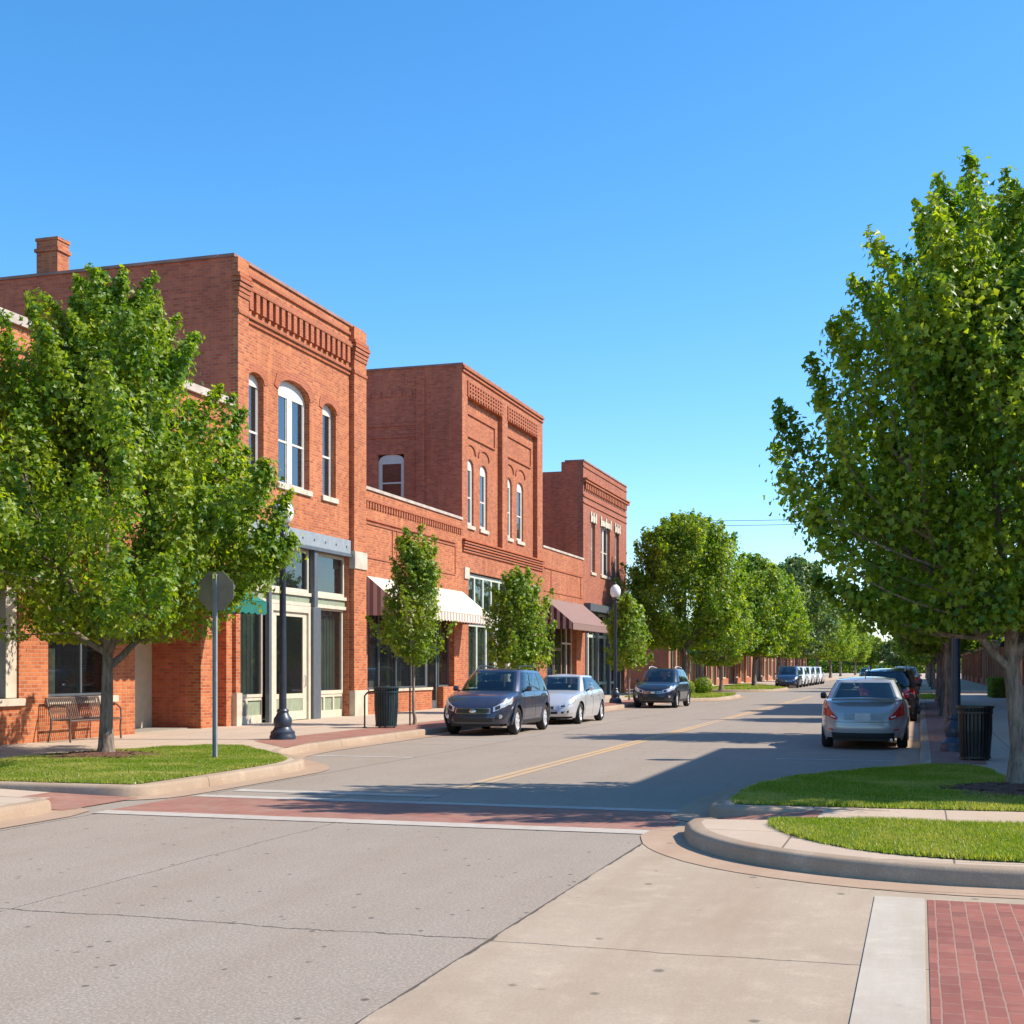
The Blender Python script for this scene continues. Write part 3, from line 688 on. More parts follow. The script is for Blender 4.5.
# shopfront
MB().box(XF-.12, XF+.06, 30.86, 37.54, 5.2, 5.62).build('steel_beam', 'grey_beam', b)
m = MB()
for i in range(9): m.lathe([(.0, 0), (.035, 0), (.035, .015), (.0, .02)], (XF+.06, 31.2+i*.75, 5.4), 8, axis='x')
m.box(XF-.1, XF+.10, 30.86, 37.54, 5.10, 5.2); m.build('beam_trim', 'dark_post', b)
m = MB().box(XF-.05, XF+.2, 30.2, 30.86, 5.2, 5.8); m.box(XF-.05, XF+.2, 37.54, 38.5, 4.75, 5.3); m.each('stone_block', 'stone', b, bevel=.01)
m = MB().box(XF-.02, XF+.14, 30.24, 30.54, 0.1, 1.0); m.box(XF-.02, XF+.2, 37.53, 38.54, 0.1, .95); m.each('plinth', 'stone', b, bevel=.01)
def panelled(root, y0, y1, z0, z1, n, X=XF-.2):
    f = MB(); f.box(X-.1, X, y0, y1, z0, z0+.22); f.box(X-.1, X, y0, y1, z1-.09, z1)
    st = (y1-y0)/n; m_ = MB()
    for i in range(n+1):
        c = y0+st*i; f.box(X-.1, X, max(y0, c-.05), min(y1, c+.05), z0+.22, z1-.09)
    for i in range(n): m_.box(X-.08, X-.04, y0+st*i+.05, y0+st*(i+1)-.05, z0+.22, z1-.09)
    a = f.build('stall_riser', 'cream', root); m_.build('riser_panel', 'sage', a)
panelled(b, 30.52, 32.25, .15, .86, 2); panelled(b, 35.5, 37.48, .15, .86, 3)
glazing(b, XF, 30.52, 32.25, .86, 3.42, [], 'cream', rec=.18, wd=.08, back='curtain')
glazing(b, XF, 35.5, 37.48, .86, 3.5, [], 'cream', rec=.18, wd=.11, back='curtain')
m = MB().box(XF-.28, XF-.08, 30.51, 37.5, 3.45, 3.55); m.box(XF-.28, XF-.06, 30.51, 37.5, 3.74, 3.84); m.each('transom_rail', 'cream', b)
MB().box(XF-.26, XF-.12, 30.51, 37.5, 3.55, 3.74).build('transom_panel', 'sage', b)
for y0, y1 in ((30.52, 32.3), (32.5, 35.0), (35.5, 37.48)): glazing(b, XF, y0, y1, 3.84, 5.1, [], 'cream', rec=.14, wd=.1)
m = MB().box(XF-.12, XF+.0, 32.27, 32.42, .15, 5.1); m.box(XF-.18, XF+.02, 34.98, 35.48, .15, 3.44); m.box(XF-.15, XF+.03, 35.03, 35.25, 3.45, 5.1)
m.each('iron_column', 'dark_post', b)
m = MB().box(XF-.2, XF-.06, 32.44, 32.62, .15, 3.44); m.box(XF-.2, XF-.06, 34.82, 34.97, .15, 3.44); m.box(XF-.2, XF-.06, 32.62, 34.82, 3.25, 3.44); m.build('door_frame', 'cream', b)
dr = MB(); X_ = XF-.12; dr.box(X_-.05, X_, 32.62, 32.92, .17, 3.25); dr.box(X_-.05, X_, 34.56, 34.82, .17, 3.25); dr.box(X_-.05, X_, 32.92, 34.56, .17, .42); dr.box(X_-.05, X_, 32.92, 34.56, .78, .92); dr.box(X_-.05, X_, 32.92, 34.56, 3.12, 3.25)
dd = dr.build('door', 'cream', b); MB().box(X_-.03, X_-.02, 32.92, 34.56, .92, 3.12).build('pane', 'glass', dd); MB().box(X_-.04, X_-.01, 32.92, 34.56, .42, .78).build('kick_panel', 'sage', dd)
MB().tube([(X_+.01, 34.65, 1.1), (X_+.05, 34.65, 1.13), (X_+.05, 34.65, 1.4), (X_+.01, 34.65, 1.43)], .014).build('handle', 'chrome', dd)
m = MB().box(-23.05, -22.38, 30.345, 30.85, 12.0, 13.3); m.box(-23.1, -22.33, 30.3, 30.9, 13.0, 13.09); m.box(-23.08, -22.35, 30.32, 30.88, 13.3, 13.38); m.build('chimney', 'brick_b', b)

# ------------------------------------------------------------------ B15 low shop with cream awning
b = thing('brick_building', 'low orange brick shop under a cream striped awning', 'building', (XF, 43.3, 0))
Y0, Y1, H = 38.53, 48.09, 7.4
m = MB(); wall_grid(m, 'x', XF, -.3, Y0, Y1, 0, H, [(38.95, 47.2, .95, 4.3), (44.8, 46.0, 0, 4.3)]); m.build('wall', 'brick_a', b)
shell(b, XF, Y0, Y1, H, 26, 'brick_side'); coping(b, XF, Y0, Y1, H, 26, 'coping', th=.1)
m = MB(); dentils(m, XF, 38.6, 48.05, 6.83, 7.02, 42, .05); course(m, XF, 38.6, 48.05, 7.03, 7.12, .07)
course(m, XF, 38.8, 47.3, 6.42, 6.48, .05); course(m, XF, 38.8, 47.3, 6.3, 6.35, .035)
course(m, XF, 38.8, 41.0, 5.2, 5.25, .03); course(m, XF, 41.4, 47.3, 5.2, 5.25, .03)
for y in (41.0, 41.4, 47.25): course(m, XF, y, y+.05, 5.25, 6.3, .03)
m.build('cornice', 'brick_trim', b)
glazing(b, XF, 38.95, 44.75, .95, 4.3, [40.4, 41.9, 43.3], 'dark_post', rec=.22, wd=.06, back='display')
glazing(b, XF, 46.05, 47.2, .95, 4.3, [], 'dark_post', rec=.22, wd=.06, back='display')
MB().box(XF-.2, XF+.06, 38.95, 44.75, .86, .95).build('sill', 'stone', b)
m = MB().box(XF-.3, XF-.24, 44.82, 44.95, .16, 4.28); m.box(XF-.3, XF-.24, 45.85, 45.98, .16, 4.28); m.box(XF-.3, XF-.24, 44.95, 45.85, .16, .45); m.box(XF-.3, XF-.24, 44.95, 45.85, 2.4, 2.5)
dd = m.build('door', 'dark_post', b); MB().box(XF-.28, XF-.27, 44.95, 45.85, .45, 4.28).build('pane', 'glass', dd)
awning(b, XF, 38.9, 48.15, 4.62, 3.62, 1.22, 'awn_cream', 'awn_side', 'awn_val')

# ------------------------------------------------------------------ B2 tall building with recessed bays
b = thing('brick_building', 'tall red brick building with two recessed bays of paired narrow windows', 'building', (XF, 53.8, 0))
Y0, Y1, H = 48.1, 59.48, 13.45; bays = [(48.75, 53.25), (54.0, 58.6)]
wins = [(49.2, 50.05), (50.85, 51.8), (54.35, 55.25), (56.0, 57.0)]
m = MB(); XR = XF-.2
wall_grid(m, 'x', XF, -.2, Y0, Y1, 0, H, [(a, c, 6.75, 12.35) for a, c in bays]+[(48.85, 58.5, 0, 5.45)])
for a, c in bays:
    ws = [(y0, y1, 7.35, 10.0) for y0, y1 in wins if a < y0 < c]
    m2 = MB(); wall_grid(m2, 'x', XR, -.2, a-.02, c+.02, 6.7, 12.4, ws)
    for q in ws: spandrel(m2, 'x', XR, -.2, q[0], q[1], q[3], .3)
    m.add(m2.v, m2.f)
m.box(XF-.4, XF-.2, Y0, Y0+.4, 0, H); m.box(XF-.4, XF-.2, Y1-.4, Y1, 0, H)
m.build('wall', 'brick_b', b)
swh = (-20.54, -19.43, 8.2, 10.1)
shell(b, XF, Y0, Y1, H, 26, 'brick_side', thick=.4, side_holes=[swh]); coping(b, XF, Y0, Y1, H, 26)
sash_window(b, Y0, -20.54, -19.43, 8.2, 10.1, rise=.25, plane='y', sg=-1, sill=False, rec=.06, wd=.12)
m = MB()
for a in (-18.9, -30.0): m.box(a, a+.35, Y0-.06, Y0+.01, 7.6, 13.2)
m.box(-29.6, -18.9, Y0-.04, Y0+.01, 11.2, 11.3); m.box(-29.6, -18.9, Y0-.04, Y0+.01, 10.75, 10.82)
for i in range(24): m.box(-29.4+i*.44, -29.4+i*.44+.2, Y0-.05, Y0+.01, 12.35, 12.6)
m.build('blind_panel', 'brick_side', b)
m = MB()
for y0, y1 in ((48.7, 53.3), (53.95, 58.65)):       # pierced brick lattice
    n = 14; p = (y1-y0)/n
    for r_ in range(4):
        z = 12.36+r_*.15; m.box(XF-.01, XF+.05, y0, y1, z+.09, z+.15)
        for i in range(n): m.box(XF-.01, XF+.045, y0+p*i, y0+p*(i+.5), z, z+.09)
course(m, XF, Y0, Y1, 13.2, 13.28, .06); course(m, XF, Y0, Y1, 13.34, 13.43, .1)
for a, c in bays:
    for z in (11.75, 10.85): course(m, XR, a+.15, c-.5, z, z+.07, .06)
    course(m, XR, c-.57, c-.5, 10.92, 11.75, .05)
for k, z in enumerate((6.2, 6.31, 6.42, 6.53, 6.64)): course(m, XF, Y0+.02, Y1-.02, z, z+.06, .06+.02*k)
m.build('cornice', 'brick_trim', b)
m = MB()
for y0, y1 in wins: arch_band(m, XR, y0-.15, y1+.15, 10.55, .35, .09, .05)
m.each('hood_mould', 'brick_trim', b, per=16)
for y0, y1 in wins: sash_window(b, XR, y0, y1, 7.35, 10.0, rise=.3, rec=.08, wd=.13)
MB().box(XF-.02, XF+.05, 48.3, 48.86, 5.15, 5.6).each('stone_block', 'stone', b)
y = [48.86+i*(58.48-48.86)/9 for i in range(10)]
glazing(b, XF, 48.86, 58.48, 3.75, 5.4, y[1:-1], 'seafoam', rec=.12, wd=.14)
m = MB().box(XF-.26, XF-.04, 48.86, 58.48, 3.45, 3.75); m.build('transom_panel', 'seafoam', b)
glazing(b, XF, 48.86, 52.6, .75, 3.45, [50.2, 51.4], 'seafoam', rec=.12, wd=.13, back='curtain'); glazing(b, XF, 54.7, 58.48, .75, 3.45, [56.0, 57.3], 'seafoam', rec=.12, wd=.13, back='display')
MB().box(XF-.25, XF-.06, 48.86, 52.6, .15, .75).build('stall_riser', 'cream', b); MB().box(XF-.25, XF-.06, 54.7, 58.48, .15, .75).build('stall_riser', 'cream', b)
m = MB().box(XF-.3, XF-.1, 52.62, 52.95, .15, 3.44); m.box(XF-.3, XF-.1, 54.35, 54.68, .15, 3.44); m.each('iron_column', 'white_frame', b)
dr = MB().box(XF-.28, XF-.22, 52.97, 53.1, .16, 3.42); dr.box(XF-.28, XF-.22, 54.2, 54.33, .16, 3.42); dr.box(XF-.28, XF-.22, 53.1, 54.2, .16, .5); dr.box(XF-.28, XF-.22, 53.1, 54.2, 2.5, 2.65)
dd = dr.build('door', 'wood', b); MB().box(XF-.255, XF-.245, 53.1, 54.2, .5, 3.42).build('pane', 'glass', dd)

# ------------------------------------------------------------------ B25 low shop with brown awning
b = thing('brick_building', 'low red brick shop under a brown awning with maroon striped sides', 'building', (XF, 63.4, 0))
Y0, Y1, H = 59.49, 67.29, 7.35
m = MB(); wall_grid(m, 'x', XF, -.3, Y0, Y1, 0, H, [(60.2, 65.9, .15, 4.6)]); m.build('wall', 'brick_b', b)
shell(b, XF, Y0, Y1, H, 24, 'brick_side'); coping(b, XF, Y0, Y1, H, 24, 'coping', th=.1)
m = MB(); course(m, XF, 59.7, 67.1, 6.4, 6.46, .04); course(m, XF, 59.7, 67.1, 5.3, 5.35, .03); course(m, XF, 60.9, 60.95, 5.35, 6.4, .03); course(m, XF, 66.7, 66.75, 5.35, 6.4, .03); m.build('cornice', 'brick_trim', b)
glazing(b, XF, 60.2, 62.2, .15, 4.6, [61.2], 'dark_post', rec=.25, wd=.07, zb=(.7, 2.9)); glazing(b, XF, 63.8, 65.9, .15, 4.6, [64.8], 'cream', rec=.25, wd=.09, zb=(.7, 2.9), back='display')
dr = MB().box(XF-.3, XF-.22, 62.22, 62.4, .16, 4.55); dr.box(XF-.3, XF-.22, 63.6, 63.78, .16, 4.55); dr.box(XF-.3, XF-.22, 62.4, 63.6, .16, .55); dr.box(XF-.3, XF-.22, 62.4, 63.6, 2.5, 2.65)
dd = dr.build('door', 'wood', b); MB().box(XF-.265, XF-.255, 62.4, 63.6, .55, 4.55).build('pane', 'glass', dd)
awning(b, XF, 59.65, 67.2, 5.0, 3.78, 1.44, 'awn_brown', 'awn_maroon', 'awn_brown')

# ------------------------------------------------------------------ B3
b = thing('brick_building', 'furthest tall brick building with stone lintels and dark shopfront, left of the big street tree', 'building', (XF, 72.6, 0))
Y0, Y1, H = 67.3, 78.0, 12.6
W3 = [(69.0, 69.95), (71.3, 73.55), (74.85, 75.9)]
m = MB(); wall_grid(m, 'x', XF, -.32, Y0, Y1, 0, H, [(a, c, 6.85, 9.6) for a, c in W3]+[(67.9, 77.4, 0, 4.7)]); m.build('wall', 'brick_c', b)
shell(b, XF, Y0, Y1, H-.5, 24, 'brick_side', front=1.2); coping(b, XF, Y0, Y1, H, 1.0); m = MB().box(XF-1.2, XF-.321, Y0, Y0+.32, 0, H); m.box(XF-1.2, XF-.321, Y1-.32, Y1, 0, H); m.each('side_wall', 'brick_side', b)
m = MB(); dentils(m, XF, 67.5, 77.8, 11.15, 11.5, 26, .12); course(m, XF, Y0-.1, Y1+.1, 11.5, 11.62, .18); course(m, XF, Y0-.05, Y1, 11.64, 11.72, .24); course(m, XF, Y0, Y1, 10.75, 10.83, .06); course(m, XF, Y0, Y1, 10.4, 10.45, .05); course(m, XF, Y0, Y1, 12.3, 12.36, .05)
m.build('cornice', 'brick_trim', b)
for k, (a, c) in enumerate(W3): sash_window(b, XF, a, c, 6.85, 9.6, mull=(k == 1), wd=.1)
m = MB()
for a, c in W3:
    m.box(XF-.1, XF+.04, a-.2, c+.2, 9.605, 9.9)
    for q in (a-.2, (a+c)/2-.13, c-.06): m.box(XF-.08, XF+.06, q, q+.26, 9.55, 10.1)
m.each('stone_lintel', 'stone', b, per=4)
MB().box(XF-.2, XF+.35, 67.5, 77.8, 4.7, 5.1).build('shopfront_cornice', 'dark_post', b)
glazing(b, XF, 67.9, 77.4, .15, 4.7, [69.2, 70.4, 71.6, 73.2, 74.6, 76], 'seafoam', rec=.2, wd=.16, zb=(.8, 3.4), back='display')
m = MB()
for y in (67.75, 70.35, 73.15, 75.9): m.box(XF-.1, XF+.06, y, y+.22, .15, 4.7)
m.each('iron_column', 'dark_post', b)

# ------------------------------------------------------------------ simple shop rows
def shop(label, X, Y0, Y1, H, depth, brick, sg=1, bay=4.2, frame='cream', pier=.7, zt=3.3, aw=None, upper=False, zb=.7, cop='coping', trim=True, disp=None):
    b = thing('brick_building', label, 'building', (X, (Y0+Y1)/2, 0))
    n = max(1, int(round((Y1-Y0-pier)/bay))); p = (Y1-Y0-pier)/n; op = [(Y0+pier+p*i, Y0+p*(i+1), .0 if i % 2 else zb, zt) for i in range(n)]
    hs = list(op); up = []
    if upper:
        up = [((a+c)/2-.5, (a+c)/2+.5, 5.3, 7.4) for a, c, _, _ in op]; hs += up
    m = MB(); wall_grid(m, 'x', X, -.3*sg, Y0, Y1, 0, H, hs); m.build('wall', brick, b)
    shell(b, X, Y0, Y1, H, depth, brick, sg=sg); coping(b, X, Y0, Y1, H, depth, cop, sg=sg, th=.12)
    if trim:
        m = MB(); course(m, X, Y0, Y1, H-.55, H-.45, .07, sg); dentils(m, X, Y0+.1, Y1-.1, H-.8, H-.56, int((Y1-Y0)*2), .06, sg); course(m, X, Y0, Y1, zt+.35, zt+.43, .05, sg); m.build('cornice', 'brick_trim', b)
    for i, (a, c, z0, z1) in enumerate(op):
        if i % 2: glazing(b, X, a, c, .15, z1, [a+(c-a)*.35, a+(c-a)*.65], frame, sg=sg, rec=.22, wd=.1, zb=(2.55,), name='door')
        else: glazing(b, X, a, c, z0, z1, [(a+c)/2], frame, sg=sg, rec=.2, wd=.09, back=disp)
    for a, c, z0, z1 in up: sash_window(b, X, a, c, z0, z1, sg=sg)
    if aw: awning(b, X, aw[0], aw[1], aw[2], aw[3], 1.5, *aw[4:], sg=sg)
    return b
shop('long low brick shops with pale posts and a green striped awning across the side street', XF, 92, 118, 5.0, 18, 'brick_far', bay=2.9, pier=.45, zt=3.5, aw=(96.5, 101.5, 4.0, 3.0, 'awn_green', 'awn_green', 'awn_green'), frame='cream')
shop('low brick shop with a red awning far down the left side', XF, 118.02, 140, 5.4, 18, 'brick_b', bay=4, aw=(122, 136, 4.4, 3.2, 'red_cloth', 'red_cloth', 'red_cloth'))
shop('distant pale brick shops behind the white parked vehicles', XF, 140.02, 168, 6, 18, 'brick_far', bay=4)
shop('furthest left brick shops mostly hidden by street trees', XF, 168.02, 210, 5.2, 18, 'brick_c', bay=5)
XR_ = 5.4
shop('brick building just outside the right edge casting shade over the road', XR_, 18, 30, 9.1, 14, 'brick_a', sg=-1, zt=3.6)
shop('low brick shop hidden behind the right row of trees', XR_, 30.02, 49.9, 5.4, 14, 'brick_c', sg=-1)
shop('two storey brick building behind the right row of trees', XR_, 49.92, 64.5, 10.8, 14, 'brick_b', sg=-1, upper=True)
shop('brick shop under a black awning behind the clipped hedge', XR_, 64.52, 78.2, 5.6, 14, 'brick_far', sg=-1, aw=(71, 77, 3.9, 3.1, 'black_metal', 'black_metal', 'black_metal'), frame='white_frame')
shop('far right brick shops with white framed doors past the crossing', XR_, 92, 125, 6.2, 14, 'brick_far', sg=-1, frame='white_frame')
shop('most distant brick shops on the right side', XR_, 125.02, 190, 5.2, 14, 'brick_b', sg=-1, bay=6)

# ------------------------------------------------------------------ street furniture
def lamp_post(label, loc, group='globe street lamps'):
    b = thing('street_lamp', label, 'street lamp', loc, group=group)
    x, y, z = loc
    MB().lathe([(.27, 0), (.27, .07), (.25, .1), (.25, .16), (.20, .2), (.17, .26), (.19, .34), (.185, .44), (.14, .5), (.115, .56), (.125, .6), (.10, .64)], loc, 24, wav=.02, nw=12).build('base', 'blue_iron', b, smooth=35)
    MB().lathe([(.078, .6), (.07, 2.2), (.058, 4.3), (.075, 4.32), (.06, 4.36), (.05, 4.4)], loc, 20, wav=.035, nw=10).build('pole', 'blue_iron', b, smooth=50)
    MB().lathe([(.06, 4.38), (.12, 4.42), (.15, 4.47), (.13, 4.5), (.1, 4.53)], loc, 20).build('collar', 'blue_iron', b, smooth=35)
    MB().lathe([(.10, 4.52), (.16, 4.56), (.215, 4.66), (.23, 4.76), (.215, 4.88), (.165, 4.98), (.09, 5.05), (.06, 5.07)], loc, 24).build('globe', 'globe', b, smooth=60)
    MB().lathe([(.075, 5.06), (.06, 5.09), (.02, 5.12), (.03, 5.15), (.01, 5.19)], loc, 12).build('finial', 'blue_iron', b, smooth=40)
    return b
lp = lamp_post('dark blue street lamp on the brick strip left of the green litter bin', (-12.8, 24.9, .15))
dup(lp, (-12.45, 54.9, .15), 0, 'street lamp with white globe above the brown awning, beyond the silver sedan', 'globe street lamps')
dup(lp, (.62, 24.9, .15), 0, 'dark street lamp behind the black litter bin on the right pavement', 'globe street lamps')

def bin_(name, label, loc, mat, r=.27, h=.85):
    b = thing(name, label, 'litter bin', loc, group='slatted litter bins'); n = 28
    m = MB()
    for i in range(n):
        a = 2*math.pi*i/n; c, s = math.cos(a), math.sin(a); w_ = .018
        pts = []
        for f, rr in ((.06, .88), (.55, 1.), (.86, 1.), (.98, 1.06)):
            pts.append((loc[0]+r*rr*c, loc[1]+r*rr*s, loc[2]+h*f))
        q = [(p[0]-s*w_, p[1]+c*w_, p[2]) for p in pts]+[(p[0]+s*w_, p[1]-c*w_, p[2]) for p in pts]
        k = [(p[0]*1-c*.008, p[1]-s*.008, p[2]) for p in q]
        m.add(q+k, [(0, 1, 5, 4), (1, 2, 6, 5), (2, 3, 7, 6), (8, 12, 13, 9), (9, 13, 14, 10), (10, 14, 15, 11)]+[(i_, i_+1, i_+9, i_+8) for i_ in (0, 1, 2, 4, 5, 6)])
    m.build('slats', mat, b)
    m = MB()
    for z, rr in ((.05, .90), (.88, 1.02), (.985, 1.10)): m.lathe([(r*rr-.02, h*z-.015), (r*rr+.008, h*z-.015), (r*rr+.008, h*z+.02), (r*rr-.02, h*z+.02)], loc, 28)
    m.each('rim', mat, b)
    MB().lathe([(.0, .06), (r*.8, .06), (r*.9, h*.85), (r*.86, h*.85), (.76*r, .1), (0, .1)], loc, 20).build('liner', 'dark_plastic', b, smooth=30)
    m = MB()
    for i in range(3):
        a = 2.1*i; m.lathe([(.03, 0), (.03, .06)], (loc[0]+r*.7*math.cos(a), loc[1]+r*.7*math.sin(a), loc[2]), 8)
    m.build('foot', mat, b)
    return b
bin_('litter_bin', 'dark green slatted litter bin at the left kerb beside a slim young tree', (-12.8, 30.5, .15), 'green_metal', .3, 1.02)
bin_('litter_bin', 'black slatted litter bin on the right pavement by the lawn', (.86, 22.7, .15), 'black_metal', .265, .88)
m = MB(); pts = [(-13.3, 30.3, .15), (-13.3, 30.3, .95)]+[(-13.3+.07*math.sin(a), 30.3+.12*(1-math.cos(a)), .95+.1*math.sin(a)) for a in (.5, 1., 1.57)]+[(-13.0, 30.5, 1.07), (-12.75, 30.52, 1.02)]
m.tube(pts, .022, 8); m.lathe([(.06, 0), (.06, .02)], (-13.3, 30.3, .15), 10)
o = m.build('hooped_rail', 'black_metal', smooth=40); tag(o, 'thin black hooped rail standing left of the dark green litter bin', 'rail')
m = MB().tube([(-12.72, 31.9, .15), (-12.72, 31.9, 1.15)], .022, 8); m.tube([(-12.72, 31.9, 1.05), (-12.8, 32.2, 1.1)], .008, 6)
o = m.build('tree_stake', 'black_metal'); tag(o, 'short dark stake beside the slim young tree trunk', 'stake')
# stop sign seen from behind
b = thing('stop_sign', 'grey back of an octagonal road sign on a thin post in the left lawn', 'road sign', (-11.1, 19.2, .155))
m = MB(); m.box(-11.135, -11.065, 19.19, 19.21, .1, 3.2); m.box(-11.135, -11.128, 19.16, 19.19, .1, 3.2); m.box(-11.072, -11.065, 19.16, 19.19, .1, 3.2)
m.build('post', 'galv', b)
o8 = [(-11.1+.35*math.cos(R(22.5+45*k)), 2.92+.35*math.sin(R(22.5+45*k))) for k in range(8)]
MB().prism(o8, 'y', 19.215, 19.222).build('sign_plate', 'sign_back', b)
MB().prism([(-11.1+(x+11.1)*.97, 2.92+(z-2.92)*.97) for x, z in o8], 'y', 19.2225, 19.2245).build('sign_face', 'red_cloth', b)
cu = bpy.data.curves.new('lettering', 'FONT'); cu.body = 'STOP'; cu.size = .3; cu.align_x = 'CENTER'; cu.align_y = 'CENTER'; cu.extrude = .001
tmp = bpy.data.objects.new('lettering', cu); COL.objects.link(tmp); bpy.context.view_layer.update()
lm = bpy.data.meshes.new_from_object(tmp.evaluated_get(bpy.context.evaluated_depsgraph_get())); bpy.data.objects.remove(tmp); lm.materials.clear(); lm.materials.append(M['white_frame'])
to = bpy.data.objects.new('lettering', lm); COL.objects.link(to); to.parent = b
to.location = (0, .028, 2.765); to.rotation_euler = (R(90), 0, R(180))
# bench
b = thing('park_bench', 'slatted metal bench against the brick wall behind the left maple', 'bench', (-16.55, 23.35, .15))
x0 = -16.55; ya, yb = 22.5, 24.25
m = MB(); n = 26
for i in range(n):
    y = ya+.06+(yb-ya-.12)*i/(n-1)
    m.tube([(x0-.30, y, 1.02), (x0-.24, y, .82), (x0-.19, y, .62)], .011, 5)
m.build('backrest', 'bronze', b)
m = MB()
for i in range(n):
    y = ya+.06+(yb-ya-.12)*i/(n-1); m.tube([(x0-.18, y, .60), (x0, y, .585), (x0+.24, y, .6), (x0+.27, y, .56)], .011, 5)
m.build('seat', 'bronze', b)
m = MB(); m.tube([(x0-.31, ya, 1.03), (x0-.31, yb, 1.03)], .022, 8); m.tube([(x0-.19, ya, .6), (x0-.19, yb, .6)], .02, 8); m.tube([(x0+.26, ya, .58), (x0+.26, yb, .58)], .02, 8); m.build('frame_rail', 'bronze', b)
for y in (ya, yb):
    MB().tube([(x0+.26, y, .15), (x0+.24, y, .4), (x0+.26, y, .6)], .02, 8).build('leg', 'bronze', b)
    MB().tube([(x0-.27, y, .15), (x0-.2, y, .45), (x0-.19, y, .62), (x0-.31, y, 1.03)], .02, 8).build('leg', 'bronze', b)
    MB().tube([(x0-.26, y, .85), (x0-.1, y, .9), (x0+.15, y, .88), (x0+.25, y, .8), (x0+.26, y, .6)], .018, 8).build('armrest', 'bronze', b, smooth=40)

# ------------------------------------------------------------------ cars
def interp(tab, x):
    if x <= tab[0][0]: return tab[0][1]
    for (a, p), (c, q) in zip(tab, tab[1:]):
        if x <= c:
            f = (x-a)/(c-a); f = f*f*(3-2*f)*.5+f*.5; return p+(q-p)*f
    return tab[-1][1]
def make_car(name, label, cat, col, K):
    """nose at +y. K: L W H clr wr(wheel radius) ax(front axle y) rx(rear axle y) top(profile of bonnet/belt/boot) gh(greenhouse)"""
    root = thing(name, label, cat); L, W = K['L'], K['W']; wr = K['wr']; zs = K['clr']; top = K['top']; ax = K['ax']; rx = K['rx']; ra = wr+.055
    FX = [(0, .92), (.12, .955), (.35, .995), (.55, 1.), (.8, .985), (.93, .96), (1, .925)]
    FY = K.get('FY', [(0, .975), (.15, .99), (.35, 1.), (.6, .992), (.85, .975), (1, .945)])
    def ab(s):
        sg = -1 if s < 0 else 1; s = abs(s)
        if s <= 1: a, b_ = 1, s
        elif s <= 3: a, b_ = 2-s, 1
        else: a, b_ = -1, 4-s
        n = K.get('n', 5.); r = (abs(a)**n+abs(b_)**n)**(-1/n)
        return a*r, b_*r*sg
    def PB(s, t, e=0.):
        a, b_ = ab(s); y0 = L/2*a
        y0 = y0-(.05*b_*b_ if a > 0 else -.03*b_*b_)*abs(a)**6
        zt = interp(top, y0); zb = zs+(.05 if abs(y0) > L/2-.35 else 0)
        if abs(b_) > .9:
            for c in (ax, rx):
                if abs(y0-c) < ra: zb = max(zb, wr+math.sqrt(ra*ra-(y0-c)**2))
        z = zb+t*(zt-zb); th = max(0, min(1, (z-zs)/(zt-zs)))
        x = W/2*b_*interp(FX, th); y = y0*interp(FY, th)
        if e:
            v = Vector((x/(W/2)**2*abs(b_)**3*3, y/(L/2)**2*abs(a)**3*6, .0)); v = v.normalized()*e if v.length > 0 else v
            x += v.x; y += v.y
        return (x, y, z)
    # ring params
    S = []; nf = 9; ns = int(L/.045)
    S += [i/nf*.98 for i in range(nf)]+[1+2*i/ns for i in range(ns+1)]+[3+(i+1)/nf for i in range(nf)]
    S = sorted(set(S)); ring = S+[-s for s in reversed(S[1:-1])]; N = len(ring)
    nt = 13; body = MB()
    body.grid(lambda i, j: PB(ring[i], j/(nt-1)), N, nt, closed=True)
    # bonnet / boot lid cap
    nk = 12; rim = [PB(s, 1) for s in ring]
    def cap(i, j):
        f = 1-j/(nk-1)*.97; x, y, z = rim[i]; x2 = x*f; y2 = y*(f if abs(y) < L/2*.75 else 1-(1-f)*1.)
        xx = 1-(x2/(W/2*.93))**2; e = min(1, (1-f)*14)
        return (x2, y2, interp(top, y2/.945)+.028*xx*(e if f < 1 else 0)+(.012*e))
    body.grid(cap, N, nk, closed=True)
    bo = body.build('body', col, root, smooth=38, local=True)
    # underbody + wheel liners
    u = MB().box(-W/2+.28, W/2-.28, -L/2+.25, L/2-.25, zs-.02, zs+.38)
    u.box(-W/2+.12, W/2-.12, rx+ra+.03, ax-ra-.03, zs+.0, zs+.2)
    for c in (ax, rx):
        for sx in (-1, 1):
            u.grid(lambda i, j, c=c, sx=sx: (sx*(W/2*.97-.012-j*.3), c+(ra+.004)*math.cos(math.pi*i/14), wr+(ra+.004)*math.sin(math.pi*i/14)), 15, 2)
    u.build('underbody', 'dark_plastic', root, local=True)
    def patch(nm, mat, s0, s1, t0, t1, e=.012, n=10, m=4, parent=root, fn=PB, both=False, smooth=True):
        mb = MB()
        f0 = t0 if callable(t0) else (lambda q: t0); f1 = t1 if callable(t1) else (lambda q: t1)
        for sgn in ((1, -1) if both else (1,)):
            def P(i, j, ee): q = i/(n-1); s = (s0+(s1-s0)*q)*sgn; return fn(s, f0(q)+(f1(q)-f0(q))*j/(m-1), ee)
            o = len(mb.v); mb.grid(lambda i, j: P(i, j, e), n, m)
            bd = [(i, 0) for i in range(n)]+[(n-1, j) for j in range(1, m)]+[(i, m-1) for i in range(n-2, -1, -1)]+[(0, j) for j in range(m-2, 0, -1)]
            b0 = [P(i, j, e) for i, j in bd]; b1 = [P(i, j, -.01) for i, j in bd]; k = len(bd)
            mb.add(b0+b1, [(i, (i+1) % k, k+(i+1) % k, k+i) for i in range(k)])
        return mb.build(nm, mat, parent, smooth=35 if smooth else False, local=True)
